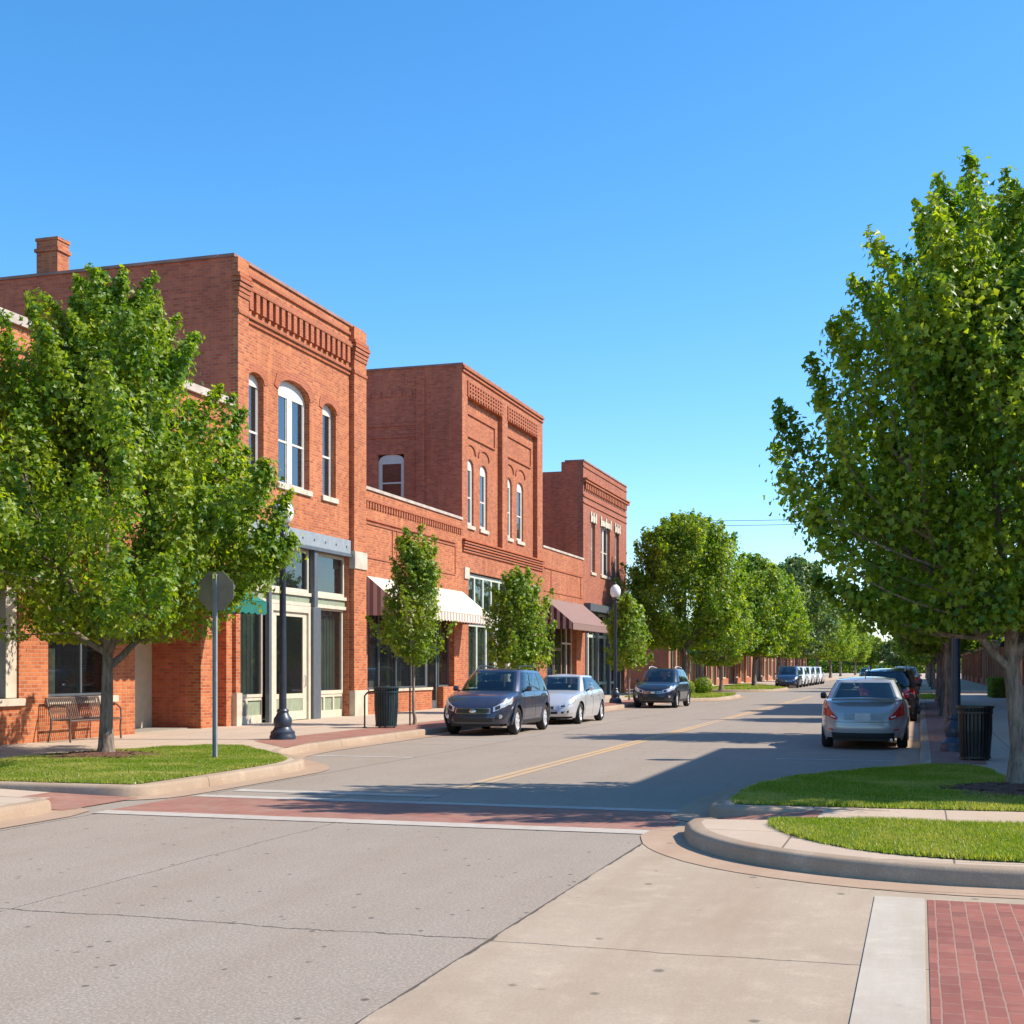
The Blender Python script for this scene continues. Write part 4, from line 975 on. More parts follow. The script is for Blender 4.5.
    g = K['gh']   # dict: cf cowl y, rf roof front y, rr roof rear y, cr base rear y, zb, zr, wb, wt
    def PG(s, t, e=0.):
        sg = -1 if s < 0 else 1; s_ = abs(s)
        if s_ <= 1: a, b_ = 1, s_
        elif s_ <= 3: a, b_ = 2-s_, 1
        else: a, b_ = -1, 4-s_
        n = 7.; r = (abs(a)**n+abs(b_)**n)**(-1/n); a *= r; b_ *= r
        tt = t; cv = t-.10*math.sin(math.pi*t)*0
        yf = g['cf']+(g['rf']-g['cf'])*t; yr = g['cr']+(g['rr']-g['cr'])*(t**g.get('rp', 1.))
        yf += .05*math.sin(math.pi*t); yr -= g.get('rb', .06)*math.sin(math.pi*t)
        w_ = g['wb']+(g['wt']-g['wb'])*t+.018*math.sin(math.pi*t)
        y = (yf+yr)/2+(yf-yr)/2*a; x = w_*b_*sg
        if a > .6: y -= .07*b_*b_*(a-.6)/.4
        z = g['zb']+(g['zr']-g['zb'])*t
        # rake the roof line down toward the rear
        z -= g.get('drop', .0)*t*max(0, (g['rf']-y)/(g['rf']-g['rr']))**2
        if e:
            fx = abs(b_)**5*sg; fy = abs(a)**5*(1 if a > 0 else -1); v = Vector((fx, fy, .45)).normalized()*e; x += v.x; y += v.y; z += v.z*.5
        return (x, y, z)
    Sg = [i/10 for i in range(10)]+[1+2*i/36 for i in range(37)]+[3+(i+1)/10 for i in range(10)]; ringg = Sg+[-s for s in reversed(Sg[1:-1])]; Ng = len(ringg)
    gm = MB(); gm.grid(lambda i, j: PG(ringg[i], j/9), Ng, 10, closed=True)
    def isw(sv, j):
        sv = abs(sv); tt = j/9
        if sv < .9: return .05 <= tt <= .93
        if sv > 3.12: return g.get('rw', .12) <= tt <= .9
        return .08 <= tt <= .89 and any(a_ <= sv <= b_ for a_, b_ in K['sw'])
    gm.f = [f for f in gm.f if not all(isw(ringg[v % Ng], v//Ng) for v in f)]; rim2 = [PG(s, 1) for s in ringg]
    cy = (g['rf']+g['rr'])/2
    def capg(i, j):
        f = 1-j/7*.98; x, y, z = rim2[i]; x2, y2 = x*f, cy+(y-cy)*f
        zz = g['zr']-g.get('drop', 0)*max(0, (g['rf']-y2)/(g['rf']-g['rr']))**2
        return (x2, y2, zz+.045*min(1, (1-f)*3)*(1-(x2/g['wt'])**2)*(1-(1-f)*0)+.0)
    gm.grid(capg, Ng, 8, closed=True); gm.build('cabin', col, root, smooth=38, local=True)
    patch('windscreen', 'car_glass', -.90, .90, .04, .93, .008, 18, 8, fn=PG)
    patch('rear_window', 'car_glass', 3.12, 4.0, g.get('rw', .12), .9, .008, 10, 7, fn=PG, both=True)
    for (s0, s1) in K['sw']:
        for sg in (1, -1): patch('side_window', 'car_glass', s0*sg, s1*sg, .08, .88, .008, 14, 7, fn=PG)
    # trim line round the side glass
    for sg in (1, -1): patch('window_trim', 'dark_plastic', (K['sw'][0][0]-.02)*sg, (K['sw'][-1][1]+.02)*sg, .03, .07, .012, 24, 2, fn=PG)
    it = MB(); z0_ = g['zb']+.035; yc_ = (g['cf']+g['cr'])/2
    it.box(-g['wb']+.08, g['wb']-.08, g['cr']+.12, g['cf']-.12, z0_-.01, z0_); it.build('parcel_shelf', 'dark_plastic', root, local=True)
    MB().box(-g['wb']+.12, g['wb']-.12, g['cf']-.62, g['cf']-.3, z0_, z0_+.07).build('dashboard', 'dark_plastic', root, bevel=.03, local=True)
    hz = (g['zr']-g['zb'])
    for yy in (g['rf']-.35, g['rf']-1.15):
        for sx in (-1, 1):
            q = MB(); q.box(sx*.38-.23, sx*.38+.23, yy-.09, yy+.02, z0_, z0_+hz*.42); q.box(sx*.38-.12, sx*.38+.12, yy-.1, yy-.03, z0_+hz*.46, z0_+hz*.72); q.each('seat', 'seat_cloth', root, bevel=.03, local=True)
    sw_ = MB(); sw_.tube([(.38+.17*math.cos(a), g['cf']-.68-.02*math.sin(a), z0_+.03+.15*math.sin(a)) for a in [R(30*k) for k in range(13)]], .014, 5); sw_.build('steering_wheel', 'dark_plastic', root, local=True)
    # wheels
    wp = None
    for (yy, sx) in ((ax, 1), (ax, -1), (rx, 1), (rx, -1)):
        xo = W/2*.97*sx; xi = xo-.21*sx
        if wp is None or True:
            tz = MB(); prof = [(wr*.68, 0), (wr*.9, -.004), (wr*.985, .03), (wr, .06), (wr, .15), (wr*.985, .18), (wr*.9, .21), (wr*.68, .21)]
            tz.lathe([(r_, (xo-sx*h)) for r_, h in prof], (0, yy, wr), 32, axis='x', cap=False); wh = tz.build('wheel', 'rubber', root, smooth=40, local=True)
            rm_ = MB(); xr = xo-sx*.02
            rm_.lathe([(wr*.70, xr), (wr*.72, xr-sx*.005), (wr*.64, xr-sx*.03), (wr*.62, xr-sx*.06), (wr*.66, xr-sx*.06), (wr*.7, xr-sx*.02)], (0, yy, wr), 28, axis='x', cap=False)
            ns_ = K.get('spk', 5)
            for k in range(ns_):
                a0 = 2*math.pi*k/ns_; c, s = math.cos(a0), math.sin(a0); q = []
                for rr, hw in ((.05, .045), (wr*.67, .034 if ns_ > 6 else .05)):
                    for sd_ in (-1, 1): q.append((yy+c*rr-s*hw*sd_, wr+s*rr+c*hw*sd_))
                rm_.prism([q[0], q[1], q[3], q[2]], 'x', min(xr-sx*.008, xr-sx*.035), max(xr-sx*.008, xr-sx*.035))
            rm_.lathe([(.0, xr), (.05, xr), (.07, xr-sx*.015), (.07, xr-sx*.03)], (0, yy, wr), 12, axis='x')
            rm_.build('rim', 'rim', wh, smooth=30, local=True)
            MB().lathe([(0, xr-sx*.055), (wr*.63, xr-sx*.055), (wr*.63, xr-sx*.07), (0, xr-sx*.07)], (0, yy, wr), 20, axis='x').build('brake_disc', 'dark_plastic', wh, local=True)
    # mirrors, handles
    for sx in (1, -1):
        mb = MB(); yc = g['cf']-.42; mb.lathe([(.02, -.13), (.085, -.12), (.1, -.03), (.095, .05), (.03, .09)], (0, 0, 0), 12, axis='x')
        mb.v = [(sx*(W/2+.06)+v[0]*.62, yc+v[1]*.7, g['zb']+.11+v[2]*.72) for v in mb.v]; mi = mb.build('mirror', K.get('mir', col), root, smooth=50, local=True)
        MB().tube([(sx*(W/2-.09), yc, g['zb']+.03), (sx*(W/2+.05), yc, g['zb']+.1)], .025, 6).build('mirror_arm', 'dark_plastic', mi, local=True)
    for s in K['seams']:
        for sg in (1, -1): patch('door_seam', 'dark_plastic', s*sg, (s+.009)*sg, .10, .985, .0015, 2, 14, smooth=False)
    for s in K['handles']:
        for sg in (1, -1): patch('door_handle', col, s*sg, (s+.07)*sg, .80, .83, .03, 4, 2)
    # front
    if K['face']:
        F = K['face']
        patch('grille', 'dark_plastic', -F['gw'], F['gw'], F['g0'], F['g1'], .014, 20, 4)
        gc = MB()
        for tt in [F['g0']+(F['g1']-F['g0'])*k/4 for k in ((0, 1, 2, 3, 4) if F.get('bars', 1) else (0, 4))]:
            gc.tube([PB(-F['gw']+2*F['gw']*i/14, tt, .022) for i in range(15)], .012 if tt in (F['g0'], F['g1']) else .006, 5)
        for s in (-F['gw'], F['gw']): gc.tube([PB(s, F['g0']+(F['g1']-F['g0'])*k/3, .022) for k in range(4)], .012, 5)
        gc.lathe([(.0, 0), (.055, 0), (.055, .02), (0, .025)], (0, 0, 0), 16, axis='x') if False else None
        gc.build('grille_bar', 'chrome', root, smooth=40, local=True)
        em = MB(); c = PB(0, (F['g0']+F['g1'])/2, .03); em.v = []; em.lathe([(0, 0), (1, 0), (1, .018), (.7, .026), (0, .026)], (0, 0, 0), 18, axis='x'); em.v = [(v[1]*.085, c[1]+v[0]-.012, c[2]+v[2]*.045) for v in em.v]; em.build('emblem', 'chrome', root, smooth=40, local=True)
        for sg in (1, -1):
            hl = patch('headlight', 'lamp_lens', F['h0']*sg, F['h1']*sg, F['ht0'], F['ht1'], .014, 12, 5)
            c = PB((F['h0']*.45+F['h1']*.55)*sg, (F['ht0'](.5)+F['ht1'](.5))/2, -.03)
            patch('indicator', 'amber', (F['h1']-.035)*sg, (F['h1']-.01)*sg, F['ht0'](1)+.04, F['ht1'](1)-.05, .017, 4, 3, parent=hl)
            patch('lamp_bowl', 'dark_plastic', (F['h0']+.06)*sg, (F['h0']+.2)*sg, F['ht0'](.2)+.03, F['ht1'](.2)-.04, .016, 4, 3, parent=hl)
            fl = patch('fog_recess', 'dark_plastic', F['f0']*sg, F['f1']*sg, F['ft0'], F['ft1'], .010, 6, 4)
            c = PB((F['f0']+F['f1'])/2*sg, (F['ft0']+F['ft1'])/2, .02); q = MB(); q.lathe([(0, .0), (.05, 0), (.05, .02), (0, .03)], (0, 0, 0), 12, axis='x'); q.v = [(c[0]+v[1], c[1]+v[0]-.015, c[2]+v[2]) for v in q.v]; q.build('fog_lamp', 'lens_glass', fl, local=True)
        patch('air_intake', 'dark_plastic', -F['iw'], F['iw'], F['i0'], F['i1'], .010, 16, 4)
    if K.get('rear'):
        F = K['rear']
        for sg in (1, -1):
            tl = patch('tail_light', 'tail', F['s0']*sg, F['s1']*sg, F['t0'], F['t1'], .014, 12, 6)
            patch('reverse_lamp', 'lens_glass', (F['s1']-.17)*sg, (F['s1']-.05)*sg, (F['t0'](.8)+F['t1'](.8))/2-.03, (F['t0'](.8)+F['t1'](.8))/2+.01, .017, 4, 3, parent=tl)
        pt = F['pt']; c = PB(4, pt, .02)
        if F.get('recess', True): patch('plate_recess', K.get('rec', 'dark_plastic'), 3.58, 4.0, pt-.10, pt+.10, .004, 6, 3, both=True)
        MB().cbox((0, c[1]-.008, c[2]), (.31, .012, .155)).build('number_plate', 'plate', root, local=True)
        patch('bumper_insert', 'dark_plastic', 3.25, 4.0, .0, F.get('bi', .16), .012, 8, 3, both=True)
        patch('boot_seam', 'dark_plastic', 3.35, 4.0, F['bs'], F['bs']+.012, .003, 8, 2, both=True)
        patch('reflector', 'tail', 3.15, 3.3, .22, .26, .012, 4, 2, both=True)
        if F.get('spoiler'):
            sp = MB(); sp.grid(lambda i, j: (-.62+1.24*i/12, -L/2*.93+.02+[0, -.05, -.02, .1][j]+.05*(abs(i-6)/6)**2, interp(top, -L/2*.93)+[.03, .075, .085, .045][j]-.015*(abs(i-6)/6)**3), 13, 4); sp.build('spoiler', col, root, smooth=50, local=True)
            MB().tube([(.0, g['rr']+.12, g['zr']-.03), (0, g['rr']+.04, g['zr']+.17)], .008, 5).build('aerial', 'dark_plastic', root, local=True)
        ex = MB(); ex.tube([(.55, -L/2+.35, zs+.02), (.55, -L/2+.02, zs+.02)], .03, 10); ex.build('exhaust', 'chrome', root, local=True)
    if K.get('clad'):
        patch('sill_cladding', 'dark_plastic', 1+(L/2-ax+ra+.02)/(L/2)*1., 1+(L/2-rx-ra-.02)/(L/2), 0, .13, .012, 20, 3, both=True)
        for c in (ax, rx):
            for sx in (1, -1):
                am = MB(); am.grid(lambda i, j: ((lambda a, rr: (sx*(W/2*interp(FX, (wr+rr*math.sin(a)-zs)/(1.04-zs))+.012-(.0 if j in (1, 2) else .03)), c+rr*math.cos(a), wr+rr*math.sin(a)))(math.pi*(-.06+1.12*i/16), (ra-.005, ra-.0, ra+.05, ra+.055)[j])), 17, 4); am.build('arch_trim', K.get('cladm', 'dark_plastic'), root, local=True)
    if K.get('rails'):
        for sx in (1, -1):
            rl = MB(); x = sx*(g['wt']-.09); zf = g['zr']+.02; y0, y1 = g['rr']+.25, g['rf']-.2
            rl.tube([(x, y0, zf-.03-g.get('drop', 0)*.8), (x, y0+.12, zf+.06-g.get('drop', 0)*.7), (x, (y0+y1)/2, zf+.085), (x, y1-.12, zf+.07), (x, y1, zf-.0)], .02, 8); rl.build('roof_rail', K.get('railm', 'dark_plastic'), root, smooth=50, local=True)
    return root
lin = lambda a, b: (lambda q: a+(b-a)*q)
SUV_G = dict(cf=1.18, rf=.42, rr=-1.75, cr=-2.05, zb=1.02, zr=1.60, wb=.84, wt=.64, drop=.05, rw=.15)
SUV = dict(L=4.7, W=1.83, H=1.66, clr=.24, wr=.345, ax=1.42, rx=-1.28, top=[(-2.4, .98), (-2.2, 1.06), (1.1, 1.05), (1.3, 1.04), (2.0, .93), (2.2, .86), (2.35, .74)], gh=SUV_G,
    sw=[(1.10, 1.62), (1.66, 2.22), (2.27, 2.80)], seams=[1.62, 2.06, 2.50], handles=[1.95, 2.38], clad=True, rails=True, spk=5,
    face=dict(gw=.48, g0=.56, g1=.82, h0=.56, h1=1.20, ht0=lin(.62, .76), ht1=lin(.86, .95), f0=.62, f1=.90, ft0=.22, ft1=.42, iw=.55, i0=.10, i1=.32),
    rear=dict(s0=2.90, s1=3.42, t0=lin(.60, .60), t1=lin(.97, .95), pt=.62, bs=.40, recess=True))
cars = {}
s1 = make_car('parked_car', 'dark slate blue crossover parked first on the left, nose to the camera', 'car', 'p_slate', dict(SUV, cladm='dark_plastic', spk=10))
s1.location = (-10.42, 32.45, .0); s1.rotation_euler = (0, 0, math.pi+.02)
for c in list(s1.children):
    if c.name.startswith('arch_trim'): c.data.materials[0] = M['p_slate']
SED_G = dict(cf=.86, rf=.18, rr=-1.0, cr=-1.62, zb=.93, zr=1.425, wb=.80, wt=.585, drop=.03, rb=.02, rw=.06)
SED = dict(L=4.55, W=1.76, H=1.45, clr=.19, wr=.315, ax=1.36, rx=-1.30, top=[(-2.28, .86), (-2.1, .97), (-1.6, 1.0), (.7, .96), (.95, .95), (1.7, .85), (2.1, .72), (2.28, .60)], gh=SED_G,
    sw=[(1.12, 1.78), (1.83, 2.50), (2.54, 2.78)], seams=[1.60, 2.02, 2.42], handles=[1.92, 2.32], clad=False, rails=False, spk=7,
    face=dict(gw=.30, g0=.60, g1=.80, h0=.48, h1=1.12, ht0=lin(.66, .76), ht1=lin(.93, .97), f0=.55, f1=.82, ft0=.24, ft1=.38, iw=.42, i0=.20, i1=.38),
    rear=dict(s0=2.92, s1=3.42, t0=lin(.62, .56), t1=lin(.99, .66), pt=.68, bs=.50, spoiler=True))
GH2 = dict(SED_G, rr=-1.15, cr=-1.9, cf=.95, rf=.25)
s2 = make_car('parked_car', 'silver sedan parked behind the slate blue crossover on the left', 'car', 'p_silver', dict(SED, gh=GH2))
s2.location = (-10.4, 38.9, 0); s2.rotation_euler = (0, 0, math.pi)
s3 = make_car('parked_car', 'dark navy crossover parked past the globe lamp on the left', 'car', 'p_navy', dict(SUV, L=4.55, railm='rim', face=dict(SUV['face'], gw=.4, g0=.62, g1=.78, h0=.44)))
s3.location = (-10.45, 55.2, 0); s3.rotation_euler = (0, 0, math.pi)
s4 = make_car('parked_car', 'pewter sedan with small boot spoiler parked nearest on the right', 'car', 'p_grey', dict(SED, rec='galv', mir='dark_plastic'))
s4.location = (-1.1, 29.55, 0)
s5 = make_car('parked_car', 'black crossover parked directly ahead of the pewter sedan', 'car', 'p_black', dict(SUV, railm='rim'))
s5.location = (-.98, 43.6, 0)
def recolour(src, col, loc, rz, label):
    c = copy_tree(src); c.location = loc; c.rotation_euler = (0, 0, rz); c['label'] = label
    for ch in c.children:
        if ch.name.split('.')[0] in ('body', 'cabin', 'mirror', 'spoiler', 'door_handle', 'arch_trim'):
            ch.data = ch.data.copy(); ch.data.materials[0] = M[col]
    return c
recolour(s5, 'p_red', (-.95, 50.6, 0), 0, 'dark red crossover third in the right parking row')
recolour(s5, 'p_black', (-.95, 57.0, 0), 0, 'black crossover last before the right kerb build out')
VAN = dict(SUV, L=5.0, H=1.78, W=1.95, top=[(-2.5, 1.0), (-2.3, 1.08), (1.5, 1.08), (2.1, .98), (2.35, .86), (2.5, .72)], ax=1.6, rx=-1.4, sw=[(1.12, 1.6), (1.64, 2.2), (2.24, 2.84)],
    gh=dict(cf=1.5, rf=.55, rr=-2.1, cr=-2.32, zb=1.04, zr=1.76, wb=.9, wt=.7, drop=.03, rw=.15), clad=False, rails=True)
s6 = make_car('parked_van', 'deep blue minivan parked at the far left beyond the side street', 'van', 'p_blue', VAN)
s6.location = (-10.5, 112, 0); s6.rotation_euler = (0, 0, math.pi)
for i, y in enumerate((118.5, 125.2, 132, 139)):
    lab = ['white van parked right behind the deep blue minivan', 'white van second in the far left white row', 'silver van between two white ones at the far left', 'white van at the back of the far left white row'][i]
    recolour(s6, 'p_silver' if i == 2 else 'p_white', (-10.5, y+(.4 if i == 1 else 0), 0), math.pi, lab)
recolour(s6, 'p_white', (-.95, 97, 0), 0, 'white van parked on the right past the far crossing')
recolour(s2, 'p_tan', (-.95, 110, 0), 0, 'tan sedan parked on the right past the far crossing')
recolour(s5, 'p_black', (-8.2, 215, 0), math.pi, 'tiny dark vehicle driving towards the camera far down the street')
recolour(s3, 'p_grey', (-.95, 118, 0), 0, 'grey crossover furthest along the right kerb')

# ------------------------------------------------------------------ trees
def leaves(P, N, size, rg):
    """P centres, N normals; folded 6-vertex lobed leaves"""
    n = len(P); a = rg.normal(size=(n, 3)); N = N/np.linalg.norm(N, axis=1, keepdims=True)
    U = a-(a*N).sum(1, keepdims=True)*N; U /= np.linalg.norm(U, axis=1, keepdims=True)
    U[:, 2] -= .35; U = U-(U*N).sum(1, keepdims=True)*N; U /= np.linalg.norm(U, axis=1, keepdims=True)
    V = np.cross(N, U); s = size*rg.uniform(.65, 1.3, n)[:, None]
    T = [(0, -.45, 0), (-.52, -.02, .12), (-.20, .12, .05), (0, .58, -.06), (.20, .12, .05), (.52, -.02, .12)]
    vs = np.stack([P+s*(u*V+v*U+w_*N) for u, v, w_ in T], 1)
    base = np.arange(n)[:, None]*6; idx = (base+np.array([[0, 3, 2, 1, 0, 5, 4, 3]])).reshape(-1)
    return vs.reshape(-1, 3), (idx, np.full(2*n, 4))
def make_tree(name, label, loc, H, Rm, seed, ntip=200, nleaf=28000, leaf=.1, zb=2.2, zw=4.4, mat='leaf', barkm='bark', tr=.14, fork=1.9, lean=(0, 0), plume=.2, cat='tree', group=None, rz=0., limbs=7, top_pow=2.2, low_pow=2.4, up=.9, inner=.35, lobe=.13):
    root = thing(name, label, cat, loc, rz, group); rg = np.random.default_rng(seed); r = random.Random(seed)
    base_h = loc[2]
    zb -= base_h; zw -= base_h; H_ = H-base_h
    def prof(z):
        if z > zw: q = (z-zw)/(H_-zw); return Rm*max(0, 1-q**top_pow)**(1/1.55)
        q = (zw-z)/(zw-zb+.4); return Rm*max(0, 1-q**low_pow)**.6
    # lopsided envelope
    ph = [r.uniform(0, 6.28) for _ in range(4)]
    def az(t, z): return 1+.10*math.sin(2*t+ph[0])+.09*math.sin(3*t+ph[1]+z*.8)+lobe*math.sin(6*t+ph[2]-z*2.1)*math.sin(z*2.6+ph[3]+2*t)
    tb = MB(); segs = []
    k = 9; trunk = [Vector((lean[0]*(i/k)**1.3+r.uniform(-.02, .02), lean[1]*(i/k)**1.3+r.uniform(-.02, .02), H_*.62*i/k)) for i in range(k+1)]
    def tpos(z):
        f = max(0, min(.999, z/(H_*.62)))*k; i = int(f); return trunk[i].lerp(trunk[i+1], f-i)
    def trad(z): return tr*(1.0-.75*min(1, max(0, z/(H_*.62)))**.9)*(1 if z < fork else .82)
    tb.tube([trunk[0]-Vector((0, 0, .05))]+[trunk[0]+Vector((0, 0, .04)), trunk[0]+Vector((0, 0, .16))]+[t for t in trunk[1:]], [tr*1.55, tr*1.32, tr*1.1]+[trad(t.z) for t in trunk[1:]], 12)
    def bez(a, b_, c, n): return [a*(1-t)**2+b_*2*t*(1-t)+c*t*t for t in [i/n for i in range(n+1)]]
    L_ = []
    for i in range(limbs):
        t = 2*math.pi*(i+r.uniform(-.25, .25))/limbs+ph[3]; zt = zw+r.uniform(-.1, .45)*(H_-zw)
        rr = prof(zt)*az(t, zt)*r.uniform(.5, .72); za = fork*r.uniform(.82, 1.25)
        a = tpos(za); c = Vector((math.cos(t)*rr+a.x*.6, math.sin(t)*rr+a.y*.6, zt)); mid = a+Vector((math.cos(t)*rr*.62, math.sin(t)*rr*.62, (zt-za)*.28))
        pts = bez(a, mid, c, 8); r0 = tr*r.uniform(.42, .6); tb.tube(pts, [r0*(1-.8*j/8) for j in range(9)], 8); L_.append(pts)
    cand = [p for l in L_ for p in l[2:]]+[t for t in trunk if t.z > fork]
    cand_a = np.array([tuple(p) for p in cand])
    Ps, Ns = [], []
    per = nleaf//ntip
    for i in range(ntip):
        z = zb+(H_-zb)*r.random()**.9 if i > ntip*.1 else H_*(.82+.16*r.random())
        t = r.uniform(0, 2*math.pi); rp = prof(z)*az(t, z); f = 1-(r.random()**1.5)*(1-inner)
        rr = rp*f*(.93 if r.random() > .14 else r.uniform(.98, 1.06)); ct, st = math.cos(t), math.sin(t); c = Vector((ct*rr+lean[0]*z/H_, st*rr+lean[1]*z/H_, z-.15*up))
        lo = c-Vector((ct*rr*.35, st*rr*.35, .4+.55*rr/Rm))
        d2 = ((cand_a-np.array([lo.x, lo.y, lo.z-.2]))**2).sum(1); a = cand[int(np.argmin(d2))]
        mid = a.lerp(c, .55)+Vector((ct*.18, st*.18, -.12)); sh = r.uniform(.25, .85)*up; lo_f = max(0, min(1, (z-zb)/(zw-zb+.01)))
        tip = c+Vector((ct*sh*.45+r.uniform(-.15, .15), st*sh*.45+r.uniform(-.15, .15), sh*(.25+.65*lo_f)))
        pts = bez(a, mid, c, 5)+[c.lerp(tip, .5), tip]; tb.tube(pts, [.022*(1-.8*j/7)*(tr/.14) for j in range(8)], 4, cap=False)
        n = int(per*r.uniform(.6, 1.4)); n1 = int(n*.55); l = (c-a).length
        tt = 1-rg.random(n1)**1.1*min(.85, 1.3/max(.4, l)); tt = np.clip(tt, .1, 1.02)[:, None]; A, B_, C, T = (np.array(tuple(q)) for q in (a, mid, c, tip))
        q = A*(1-tt)**2+B_*2*tt*(1-tt)+C*tt*tt; off = rg.normal(size=(n1, 3))*plume*(1.3-.5*tt)*r.uniform(.8, 1.25)*np.array([1, 1, .8])
        t2 = rg.random(n-n1)[:, None]; q2 = C+(T-C)*t2; off2 = rg.normal(size=(n-n1, 3))*plume*(.72-.55*t2)
        q = np.concatenate([q+off, q2+off2]); off = np.concatenate([off, off2*1.6])
        nn = off*1.5+np.array([ct*.5, st*.5, .75])*plume*1.6+rg.normal(size=(n, 3))*plume*1.2
        Ps.append(q); Ns.append(nn)
    P = np.concatenate(Ps); Nn = np.concatenate(Ns); keep = P[:, 2] > zb-.25; P = P[keep]; Nn = Nn[keep]
    tb.build('trunk', barkm, root, smooth=60, local=True)
    v, sz = leaves(P, Nn, leaf, rg); npmesh('crown', v, sz, mat, root)
    return root
make_tree('maple_tree', 'broad leafy maple in the left lawn in front of the corner shop', (-13.25, 19.3, .16), 7.8, 3.45, 16, rz=2.08, ntip=190, nleaf=118000, leaf=.092, zb=2.35, low_pow=3.6, zw=4.1, tr=.125, fork=1.75, top_pow=1.2, up=1.25, lean=(.15, 0), plume=.21, inner=.32, lobe=.22, limbs=7, mat='leaf')
make_tree('maple_tree', 'tall maple filling the right edge above the shaded lawn', (1.2, 17.5, .16), 7.2, 2.6, 9, rz=.26, ntip=165, nleaf=78000, leaf=.09, zb=2.35, zw=4.2, tr=.135, fork=1.75, top_pow=1.9, low_pow=3.2, plume=.20, limbs=7, lean=(-.35, .1), up=1.4, inner=.3, lobe=.22, mat='leaf')
G = 'street trees along the right pavement'
RT = [(.68, 32.9, 7.6, 2.3, 'street tree behind the black litter bin and lamp'), (.75, 43.5, 4.8, 1.9, 'street tree beside the black crossover on the right'), (.8, 52.8, 5.8, 2.2, 'street tree beside the dark red crossover'), (.8, 61.5, 6.4, 2.4, 'street tree at the end of the right parking row')]
for i, (x, y, h, rm_, lab) in enumerate(RT): make_tree('street_tree', lab, (x, y, .15), h, rm_, 40+i, ntip=170, nleaf=26000, leaf=.14, zb=2.5, zw=4.4, tr=.15, fork=2.3, plume=.22, group=G, mat='leaf_dark')
far = make_tree('street_tree', 'first street tree on the right past the far crossing', (.9, 96, .15), 8.2, 3.2, 55, ntip=120, nleaf=11000, leaf=.25, zb=2.3, zw=4.5, tr=.17, fork=2.0, plume=.32, group=G, mat='leaf')
far2 = make_tree('street_tree', 'big deep green street tree hiding the corner beyond the navy crossover', (-13.0, 75.5, .15), 10.4, 4.0, 61, ntip=300, nleaf=48000, leaf=.17, zb=2.9, zw=6.0, lobe=.22, inner=.5, tr=.2, fork=2.6, plume=.3, group='street trees along the left pavement', mat='leaf')
far3 = make_tree('street_tree', 'rounded green tree over the long low shops, above the far blue minivan', (-12.8, 107, .15), 10.4, 3.3, 62, ntip=160, nleaf=17000, leaf=.24, zb=2.9, zw=5.8, tr=.2, fork=2.4, plume=.38, group='street trees along the left pavement', mat='leaf')
far4 = make_tree('street_tree', 'tall greyish green tree over the far white vans', (-13.0, 148, .15), 13.6, 4.6, 63, ntip=200, nleaf=18000, leaf=.34, zb=3.0, zw=7.5, tr=.25, fork=2.6, plume=.5, group='street trees along the left pavement', mat='leaf_grey')
dup(far3, (-13, 90, .15), 2., 'green street tree at the far corner of the left side street').scale = (.72, .72, .66)
dup(far3, (-12.9, 127, .15), 1., 'green tree beside the first far white vans')
for i, (x, y, rz, lab) in enumerate([(-13, 178, 1.2, 'first rounded tree past the tall greyish tree on the left'), (-13, 205, 2.3, 'second rounded tree past the tall greyish tree on the left'), (-13.5, 240, 3.9, 'third rounded tree past the tall greyish tree on the left'), (-13, 285, .4, 'fourth rounded tree past the tall greyish tree on the left')]):
    c = dup(far3, (x, y, .15), rz, lab); c.scale = (1.15, 1.15, 1.12)
for i, (x, y, rz, lab) in enumerate([(.9, 110, 2., 'second street tree on the right past the far crossing'), (.9, 126, 4., 'third street tree on the right past the far crossing'), (.9, 145, 1., 'fourth street tree on the right past the far crossing'), (.9, 170, 3., 'fifth street tree on the right past the far crossing'), (.9, 205, 5., 'sixth street tree on the right past the far crossing'), (1.5, 250, 5.5, 'last street tree on the right before the street end')]):
    dup(far, (x, y, .15), rz, lab)
G = 'young trees along the left kerb'
make_tree('young_tree', 'slim young tree beside the green litter bin in front of the cream awning', (-12.8, 32.4, .15), 5.2, .84, 71, ntip=70, nleaf=8500, leaf=.10, zb=1.95, zw=2.9, tr=.045, fork=1.7, plume=.13, group=G, limbs=5, top_pow=1.1, mat='leaf_lime', barkm='bark_pale', up=.8)
make_tree('young_tree', 'bushy young tree rising behind the slate blue crossover', (-12.8, 41.9, .15), 4.65, 1.08, 72, ntip=80, nleaf=9500, leaf=.12, zb=1.75, zw=2.8, tr=.05, fork=1.7, plume=.17, group=G, limbs=5, top_pow=1.5, mat='leaf_lime', barkm='bark_pale')
make_tree('young_tree', 'small lime green tree right of the globe lamp', (-12.9, 59.8, .15), 4.9, 1.0, 73, ntip=70, nleaf=6500, leaf=.15, zb=1.75, zw=3.0, tr=.05, fork=1.7, plume=.2, group=G, limbs=5, top_pow=1.3, mat='leaf_lime', barkm='bark_pale')
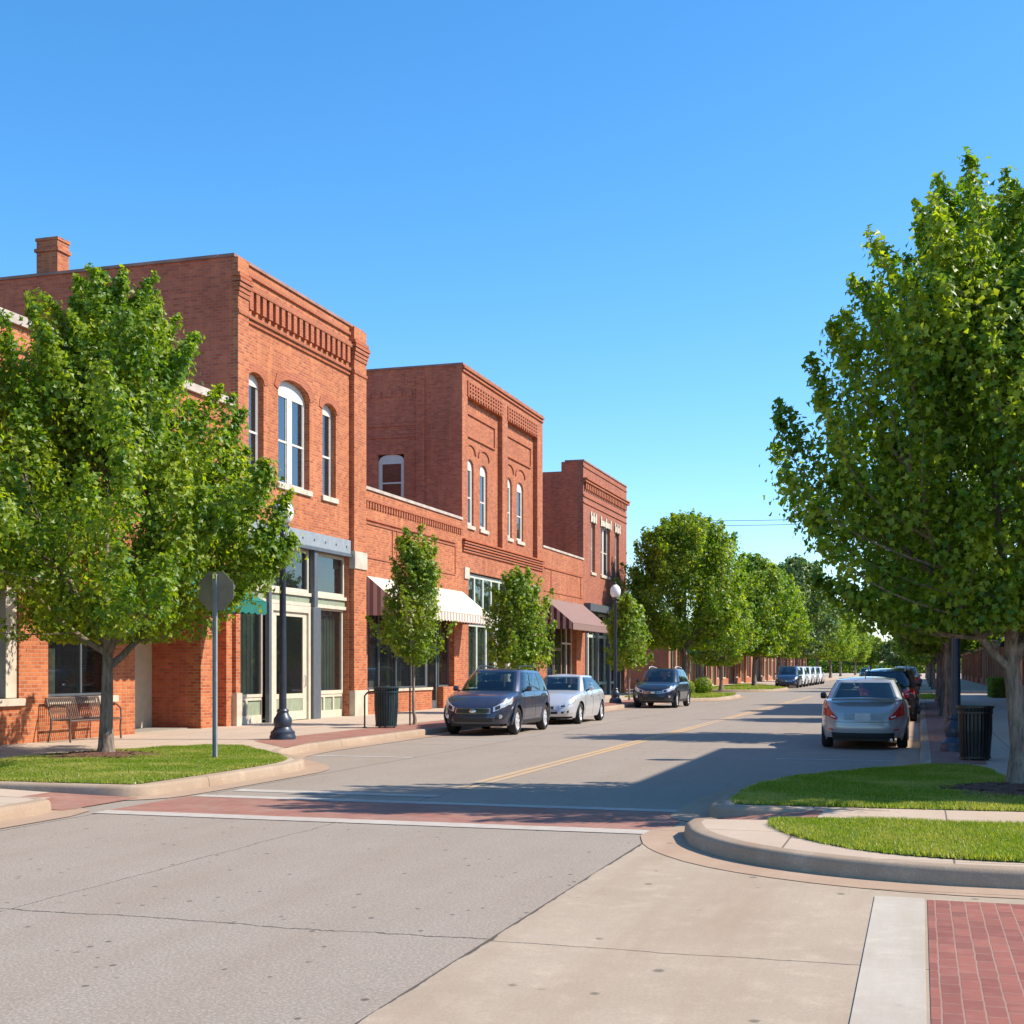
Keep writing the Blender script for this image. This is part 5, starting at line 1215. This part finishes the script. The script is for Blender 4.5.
# far end of the street
rr = random.Random(5)
far5 = None
for i in range(14):
    x = -34+i*5.4+rr.uniform(-1, 1); y = 395+rr.uniform(-12, 25)
    lab = f'{["broad", "slim", "tall", "low", "round", "ragged", "dense"][i % 7]} distant tree {["left of", "right of"][i//7]} the street end'
    c = dup(far4 if i % 2 else far3, (x, y, .0), rr.uniform(0, 6), lab, 'distant trees closing the street'); q = rr.uniform(.8, 1.25); c.scale = (q*1.2, q*1.2, q*.85)
for i, (x, y, s, lab) in enumerate([(-11.8, 74.6, .5, 'small round shrub on the far left corner bed'), (-12.5, 72.9, .42, 'smaller shrub beside the round one on the far left corner'), ]):
    t = thing('shrub', lab, 'shrub', (x, y, .15)); rg = np.random.default_rng(90+i); n = 1800
    d = rg.normal(size=(n, 3)); d /= np.linalg.norm(d, axis=1, keepdims=True); p = d*rg.uniform(.6, 1.08, n)[:, None]*np.array([s*1.1, s*1.2, s])+np.array([0, 0, s*.95])
    v, sz = leaves(p, d+rg.normal(size=(n, 3))*.5, .09, rg); npmesh('foliage', v, sz, 'leaf_lime', t)
    mb = MB()
    for k in range(5): mb.tube([(0, 0, 0), (s*.4*math.cos(k*1.3), s*.4*math.sin(k*1.3), s)], .015, 5)
    mb.build('stem', 'bark', t, local=True)
t = thing('hedge', 'clipped boxy hedge beside the right brick shops', 'hedge', (3.9, 72.2, .15)); rg = np.random.default_rng(99); n = 9000
p = rg.uniform(-1, 1, (n, 3)); k = rg.integers(0, 3, n); p[np.arange(n), k] = np.sign(p[np.arange(n), k])*rg.uniform(.9, 1.05, n)
nn = np.zeros((n, 3)); nn[np.arange(n), k] = np.sign(p[np.arange(n), k]); p = p*np.array([.45, 2.2, .5])+np.array([0, 0, .5])
v, sz = leaves(p, nn+rg.normal(size=(n, 3))*.5, .07, rg); npmesh('foliage', v, sz, 'leaf_dark', t); MB().box(-.38, .38, -2.1, 2.1, 0, .92).build('stem', 'bark', t, local=True)
rg = np.random.default_rng(123); n = 60000
p = np.stack([rg.uniform(-160, 160, n), rg.uniform(398, 425, n), np.zeros(n)], 1); p[:, 2] = rg.random(n)**1.2*(5.5+2*np.sin(p[:, 0]*.21)+1.5*np.sin(p[:, 0]*.63))
v, sz = leaves(p, rg.normal(size=(n, 3))+np.array([0, -.6, .6]), .9, rg); o = npmesh('distant_undergrowth', v, sz, 'leaf_dark'); o['kind'] = 'stuff'; tag(o, 'distant green undergrowth closing the end of the street', 'undergrowth')
# power line
poles = []
for x, y, lab in ((-19.0, 118, 'wooden utility pole behind the left shops'), (7.5, 112, 'wooden utility pole behind the right shops'), (-5.5, 420, 'thin far utility pole at the street end')):
    t = thing('utility_pole', lab, 'utility pole', (x, y, 0)); hh = 15.4 if y < 200 else 17
    MB().tube([(0, 0, 0), (0, 0, hh)], [.17, .11], 10).build('pole', 'pole_wood', t, local=True); MB().box(-.9, .9, -.06, .06, hh-.5, hh-.36).build('crossarm', 'pole_wood', t, local=True)
for k, dz in enumerate((0, -.42)):
    pts = [(-19+26.5*f, 118-6*f, 14.95+dz-.45*4*f*(1-f)) for f in [i/20 for i in range(21)]]
    o = MB().tube(pts, .022, 5).build('power_line', 'wire'); tag(o, ['upper thin cable crossing the sky above the street', 'lower thin cable crossing the sky above the street'][k], 'cable')
